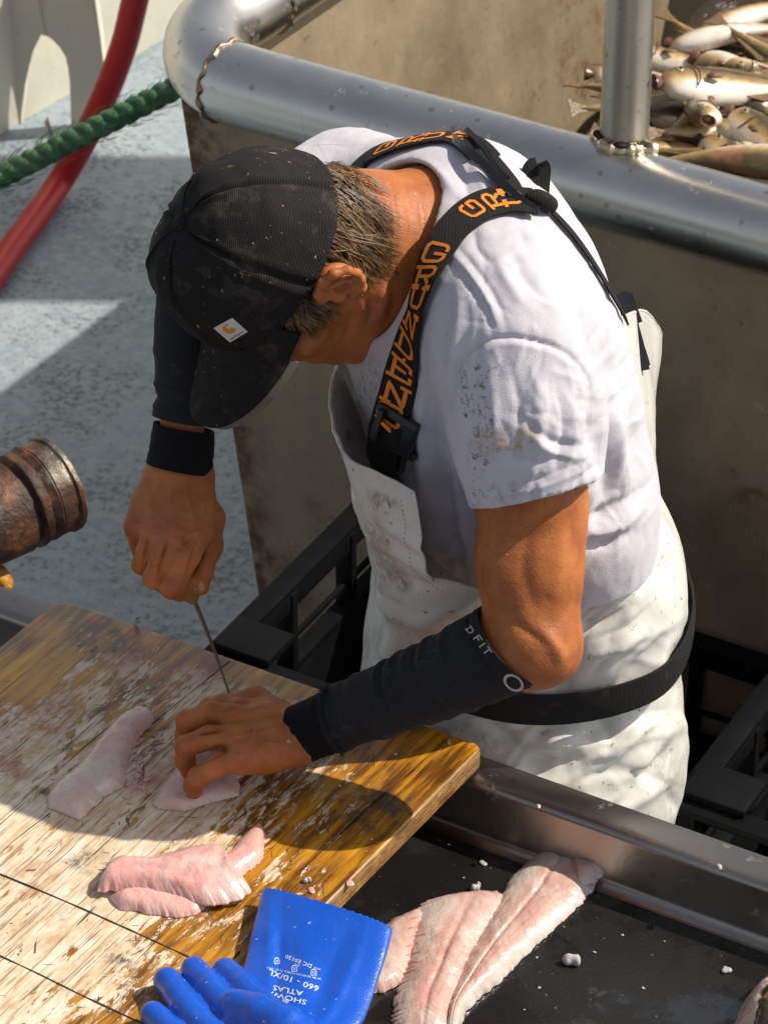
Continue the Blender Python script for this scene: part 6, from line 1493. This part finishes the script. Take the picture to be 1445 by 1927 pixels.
# ---- blue rubber glove
GLV = m_glove()
gl_ = thing('rubber_glove', 'blue rubber glove with a wide printed cuff lying over the corner of the board', 'glove', PZ(560, 1850, ZB))
def cuff(pairs, zs, thick, mat):
    pr = cr(np.array([[a[0], a[1], b[0], b[1]] for a, b in pairs], float), 90); zz = np.interp(np.linspace(0, 1, 90), np.linspace(0, 1, len(zs)), [q[0] for q in zs]); z2 = np.interp(np.linspace(0, 1, 90), np.linspace(0, 1, len(zs)), [q[1] for q in zs])
    A = np.array([PZ(q[0], q[1], z) for q, z in zip(pr, zz)]); B = np.array([PZ(q[2], q[3], z) for q, z in zip(pr, z2)]); n = 96
    th = np.linspace(0, 2*math.pi, n, endpoint=False); C = (A+B)/2; a = (A-B)/2; up = nrm(np.cross(np.gradient(C, axis=0), a)); up = up*np.sign(up[:, 2:3])
    cs, sn = np.cos(th), np.sin(th); cs = np.sign(cs)*np.abs(cs)**.75; sn = np.sign(sn)*np.abs(sn)**.8
    tk = np.interp(np.linspace(0, 1, 90), np.linspace(0, 1, len(thick)), thick)
    V = C[:, None] + cs[None, :, None]*a[:, None] + sn[None, :, None]*up[:, None]*tk[:, None, None]
    R = nrm(V - C[:, None])
    # dents and creases of the rubber, scalloped opening
    nz = n3(V.reshape(-1, 3), 16, 5, 2).reshape(90, n)*.0022
    u = np.linspace(0, 1, 90)[:, None]; cr_ = sum(a_*np.exp(-((th[None] - t0 - sk*u)/w)**2)*np.sin(np.clip(u*1.1, 0, 1)*math.pi) for t0, w, a_, sk in ((1.0, .10, -.0028, .5), (1.35, .09, .0022, .5), (1.9, .12, -.0026, -.3), (2.2, .10, .0018, -.3), (.65, .08, .0016, .9)))
    V = V + up[:, None]*((nz + cr_)*(np.sin(th) > 0)[None])[..., None]
    sc = .0016*np.abs(np.sin(th*24))*(1 - u)**24; ax = nrm(C[0] - C[5]); V = V + ax*sc[..., None]
    return V, C
V, C = cuff([((494, 1676), (738, 1754)), ((484, 1715), (727, 1796)), ((471, 1768), (712, 1842)), ((459, 1820), (696, 1890)), ((447, 1875), (676, 1935)), ((440, 1930), (640, 1985)), ((440, 1990), (610, 2040))],
     [(ZB + .016, ZB + .030), (ZB + .014, ZB + .026), (ZB + .013, ZB + .022), (ZB + .014, ZB + .020), (ZB + .016, ZB + .018), (ZB + .018, ZB + .018), (ZB + .02, ZB + .02)], [.0105, .0095, .0085, .0090, .0110, .014, .017], GLV)
Vi = V.copy()
R = nrm(V - C[:, None]); inner = V - R*.0016
Vall = np.concatenate([inner[::-1], V]); o = mesh('cuff', Vall.reshape(-1, 3), grid_faces(180, 96, True), GLV, gl_); fixn(o)
cuff_t = bvh(V.reshape(-1, 3), np.array(grid_faces(90, 96, True)))
gf = Field(P(430, 1960, -.27) - .21, P(430, 1960, -.27) + .21, .0022)
def zc(x, y, h): return PZ(x, y, ZB + h)
gf.ell(zc(575, 2040, .024), [bU, bV, (0, 0, 1)], (.048, .045, .022), .015)
for pts, rs in (([(316, 1847, .0145), (352, 1895, .018), (412, 1965, .022), (500, 2030, .024)], [.0128, .0140, .0148, .018]),
                ([(364, 1824, .0145), (398, 1862, .020), (452, 1925, .026), (520, 1990, .026)], [.0118, .0130, .0140, .018]),
                ([(426, 1826, .0150), (462, 1862, .022), (515, 1915, .030), (575, 1975, .028)], [.0120, .0130, .0142, .018]),
                ([(288, 1908, .0145), (330, 1950, .016), (390, 2010, .02), (480, 2050, .024)], [.0115, .0128, .0138, .018]),
                ([(446, 1893, .034), (490, 1905, .040), (540, 1935, .042), (600, 1990, .034)], [.0150, .0165, .0185, .022])):
    gf.chain([zc(*p) for p in pts], rs, .003)
gf.plane((0, 0, ZB + .001), (0, 0, -1)); v_, q_ = gf.surf(2); N = vnormals(v_, q_)
v_ = sculpt(v_, N, [(-.0012, 4, [(365, 1905), (385, 1900)]), (-.0012, 4, [(420, 1880), (440, 1868)]), (-.0012, 4, [(480, 1870), (500, 1860)]), (-.0015, 5, [(510, 1925), (540, 1905)])])
v_ = v_ + N*(n3(v_, 40, 3, 2)*.0010)[:, None]
GLV2 = m_glove(); GLV2.name = 'blue glove grip'
b2 = GLV2.node_tree.nodes['Principled BSDF']
for l in list(b2.inputs['Base Color'].links): 
    mix = l.from_node
mesh('glove_hand', v_, q_, GLV2, gl_)
PRN = m_plain('white print', (0.66, 0.72, 0.82), 0.5)
def gp(cx, cy): return (260 + cx/2.779, 1640 + cy/2.779)
def gtext(body, a, b, h, name='lettering'):
    a, b = gp(*a), gp(*b); d = np.array(b) - np.array(a); d = d/np.linalg.norm(d); up = np.array([-d[1], d[0]])*-1
    up = np.array([d[1], -d[0]]); return print_text(name, body, a, b, up*h, [cuff_t], PRN, gl_, .0005)
gtext('SHOWA', (884, 676), (672, 622), 9.5); gtext('ATLAS', (864, 628), (708, 596), 10.0); gtext('660 - 10/XL', (948, 604), (686, 512), 11.0)
gtext('EN 388  EN ISO 374-1/TYPE B  EN ISO 374-5', (956, 560), (676, 500), 3.6); gtext('DC E0120', (912, 490), (776, 436), 7.5); gtext('4121X', (955, 512), (920, 500), 3.2); gtext('JKL', (846, 492), (818, 482), 3.6)
mb = MB()
for c in ((918, 532), (818, 512), (726, 472)):
    pc_ = np.array(gp(*c)); pts = [np.array([math.cos(a)*5.5, math.sin(a)*7.5]) for a in np.linspace(0, 2*math.pi, 25)]
    pts = [q if q[1] < 3 else np.array([q[0], 5]) for q in pts]
    V2 = np.vstack([[pc_ + q for q in pts], [pc_ + q*.80 for q in pts]]); k = len(pts); mb.add(on_surface(V2, [cuff_t], .0005), [(i, i+1, k+i+1, k+i) for i in range(k-1)])
    for dx in (-1.6, 1.0):
        V2 = np.array([pc_ + (dx, -3), pc_ + (dx + .9, -3), pc_ + (dx + 1.2, 2.5), pc_ + (dx + .3, 2.5)]); mb.add(on_surface(V2, [cuff_t], .0005), [(0, 1, 2, 3)])
pc_ = np.array(gp(770, 682))
for dx, l in ((-5, 6), (-2.5, 9), (0, 11), (2.5, 9), (5, 6)):
    V2 = np.array([pc_ + (dx, -4), pc_ + (dx + 1.2, -4), pc_ + (dx + 1.2, -4 + l), pc_ + (dx, -4 + l)]); mb.add(on_surface(V2, [cuff_t], .0005), [(0, 1, 2, 3)])
mb.build('printed_mark', PRN, gl_, smooth=False)

# ---- the catch in the bin
def fish_parts(kind):
    Lf = .30; n, k = 40, 22; V = []
    rg = random.Random(kind)
    for i in range(n):
        u = i/(n-1); x = (.5 - u)*Lf
        hh = .044*(math.sin(math.pi*min(1, u*1.02)**.60)**.80)*(1 - .40*u) + .0028; ww = .028*(math.sin(math.pi*min(1, u*1.0)**.60)**.8)*(1 - .45*u) + .0022
        if kind == 1: hh *= .82; ww *= 1.15
        if u < .04: hh *= .55 + u*11; ww *= .55 + u*11
        zc_ = .003*math.sin(u*3); yb = (.018 if kind == 2 else -.010)*math.sin(u*math.pi)
        for j in range(k):
            a = 2*math.pi*j/k; V.append((x, yb + ww*math.cos(a), zc_ + hh*math.sin(a)*(1.05 if math.sin(a) < 0 else .95)))
    F = grid_faces(n, k, True) + [tuple(range(k))[::-1], tuple(range((n-1)*k, n*k))]
    return V, F, Lf
FIN = m_plain('fin', (0.17, 0.105, 0.05), 0.35, 0, 150, 0.6, 0.002, 0.5); EYEW = m_plain('fish eye', (0.42, 0.38, 0.22), 0.1); EYEB = m_plain('pupil', (0.005, 0.005, 0.005), 0.05); MOUTH = m_plain('fish mouth', (0.13, 0.055, 0.04), 0.25)
def finmesh(name, pts, t_, root):
    m = MB(); n = len(pts); A = [np.array((x, -t_, z)) for x, z in pts]; B = [np.array((x, t_, z)) for x, z in pts]
    m.add(A + B, [tuple(range(n)), tuple(range(2*n-1, n-1, -1))] + [(i, (i+1) % n, n + (i+1) % n, n + i) for i in range(n)]); return m.build(name, FIN, root, smooth=False)
protos = []
for kind in range(3):
    V, F, Lf = fish_parts(kind); root = bpy.data.objects.new('fish', None); COL.objects.link(root); root.empty_display_size = .05
    mesh('body', V, F, MAT['fish'], root)
    x0 = -.5*Lf
    finmesh('tail_fin', [(x0 + .012, .007), (x0 - .010, .014), (x0 - .028, .026), (x0 - .026, .010), (x0 - .024, 0), (x0 - .026, -.010), (x0 - .028, -.026), (x0 - .010, -.014), (x0 + .012, -.007)], .0012, root)
    finmesh('dorsal_fin', [(.07, .028), (.050, .044), (.02, .042), (-.01, .037), (-.02, .032), (-.03, .034), (-.07, .024), (-.10, .016), (-.10, .006), (0, .020)], .0010, root)
    finmesh('anal_fin', [(.0, -.028), (-.03, -.040), (-.07, -.026), (-.10, -.012), (-.09, -.010)], .0010, root)
    for s in (-1, 1):
        m = MB(); m.tube([(.115, s*.014, .012), (.1152, s*.0205, .0125), (.1153, s*.0218, .0126)], [.0058, .0058, .0036], 12); e = m.build('eye', EYEW, root)
        m = MB(); m.tube([(.1153, s*.0212, .0126), (.1155, s*.0226, .0127)], [.0036, .0030], 10); m.build('pupil', EYEB, e)
        m = MB(); p0 = np.array([.075, s*.025, -.006]); m.add([p0, p0 + (-.014, s*.006, .006), p0 + (-.034, s*.008, -.004), p0 + (-.022, s*.006, -.012), p0 + (0, 0, -.008)], [(0, 1, 2, 3, 4)]); o = m.build('pectoral_fin', FIN, root); o.modifiers.new('Solidify', 'SOLIDIFY').thickness = .0012
    for s in (-1, 1):
        gp_ = [np.array([.098 - .012*math.sin(a) , s*(.0262 - .009*math.cos(a)**2), .028*math.cos(a)]) for a in np.linspace(.35, 2.8, 16)]
        m = MB(); m.tube(gp_, [.0004] + [.0017]*14 + [.0004], 6); m.build('gill_edge', MOUTH, root)
    th = np.linspace(0, 2*math.pi, 24, endpoint=False)
    m = MB(); Vm = []
    for x, r in ((.150, .0120), (.158, .0165), (.161, .0170), (.159, .0135), (.145, .0080), (.138, .001)): Vm += [(x, r*.75*math.cos(a)*(1 if kind == 0 else .55), r*(1 if kind == 0 else .5)*math.sin(a) - .002) for a in th]
    m.add(Vm, grid_faces(6, 24, True)); m.build('mouth', MOUTH, root)
    protos.append(root)
def copy_tree(o, parent=None):
    c = o.copy(); COL.objects.link(c)
    if parent is not None: c.parent = parent
    for ch in o.children: copy_tree(ch, c)
    return c
# heap under the visible layer
ZF = .74
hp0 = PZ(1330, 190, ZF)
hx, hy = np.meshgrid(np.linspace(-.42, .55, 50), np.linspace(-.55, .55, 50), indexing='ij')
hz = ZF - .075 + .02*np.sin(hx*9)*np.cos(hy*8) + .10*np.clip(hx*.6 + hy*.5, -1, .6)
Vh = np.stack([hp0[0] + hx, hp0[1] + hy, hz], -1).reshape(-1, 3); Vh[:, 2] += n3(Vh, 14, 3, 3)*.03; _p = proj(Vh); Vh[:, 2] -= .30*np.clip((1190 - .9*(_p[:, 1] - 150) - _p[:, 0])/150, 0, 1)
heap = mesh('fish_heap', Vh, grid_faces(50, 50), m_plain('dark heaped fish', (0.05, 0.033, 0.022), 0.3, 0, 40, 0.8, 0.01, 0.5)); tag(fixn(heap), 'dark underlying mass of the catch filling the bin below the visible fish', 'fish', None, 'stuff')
rgf = random.Random(21); lay = []
for row, y in enumerate(range(40, 352, 19)):
    x0 = max(1150, 1395 - (y - 40)*1.5) + 40
    for x in range(int(x0) + (row % 2)*36, 1500, 74):
        lay.append((x + rgf.uniform(-20, 20), y + rgf.uniform(-8, 8), rgf.uniform(-.010, .030) + (x - 1250)*.00010, rgf.choice((0, 0, 180, 200, 40)) + rgf.uniform(-38, 45), rgf.choice((1, 1, -1))*rgf.uniform(58, 118), rgf.uniform(-12, 14), rgf.randrange(3)))
lay += [(1318, 196, .065, 290, 75, -16, 0), (1395, 160, .07, 215, 75, -10, 0), (1330, 290, .05, 16, 75, 4, 1), (1400, 318, .05, 12, 95, 0, 2)]
for i, (x, y, h, rz, rx, ry, kd) in enumerate(lay):
    o = copy_tree(protos[kd]); o.scale = (rgf.uniform(.58, .84),)*3
    o.location = PZ(x, y, ZF + h); o.rotation_mode = 'XYZ'; o.rotation_euler = (Matrix.Rotation(math.radians(rz - 20), 3, 'Z') @ Matrix.Rotation(math.radians(ry), 3, 'Y') @ Matrix.Rotation(math.radians(rx), 3, 'X')).to_euler()
    tag(o, 'slippery brown and white fish lying in the heaped catch inside the bin', 'fish', 'fish heaped in the bin')
for r in protos:
    for ch in list(r.children_recursive) + [r]: bpy.data.objects.remove(ch)
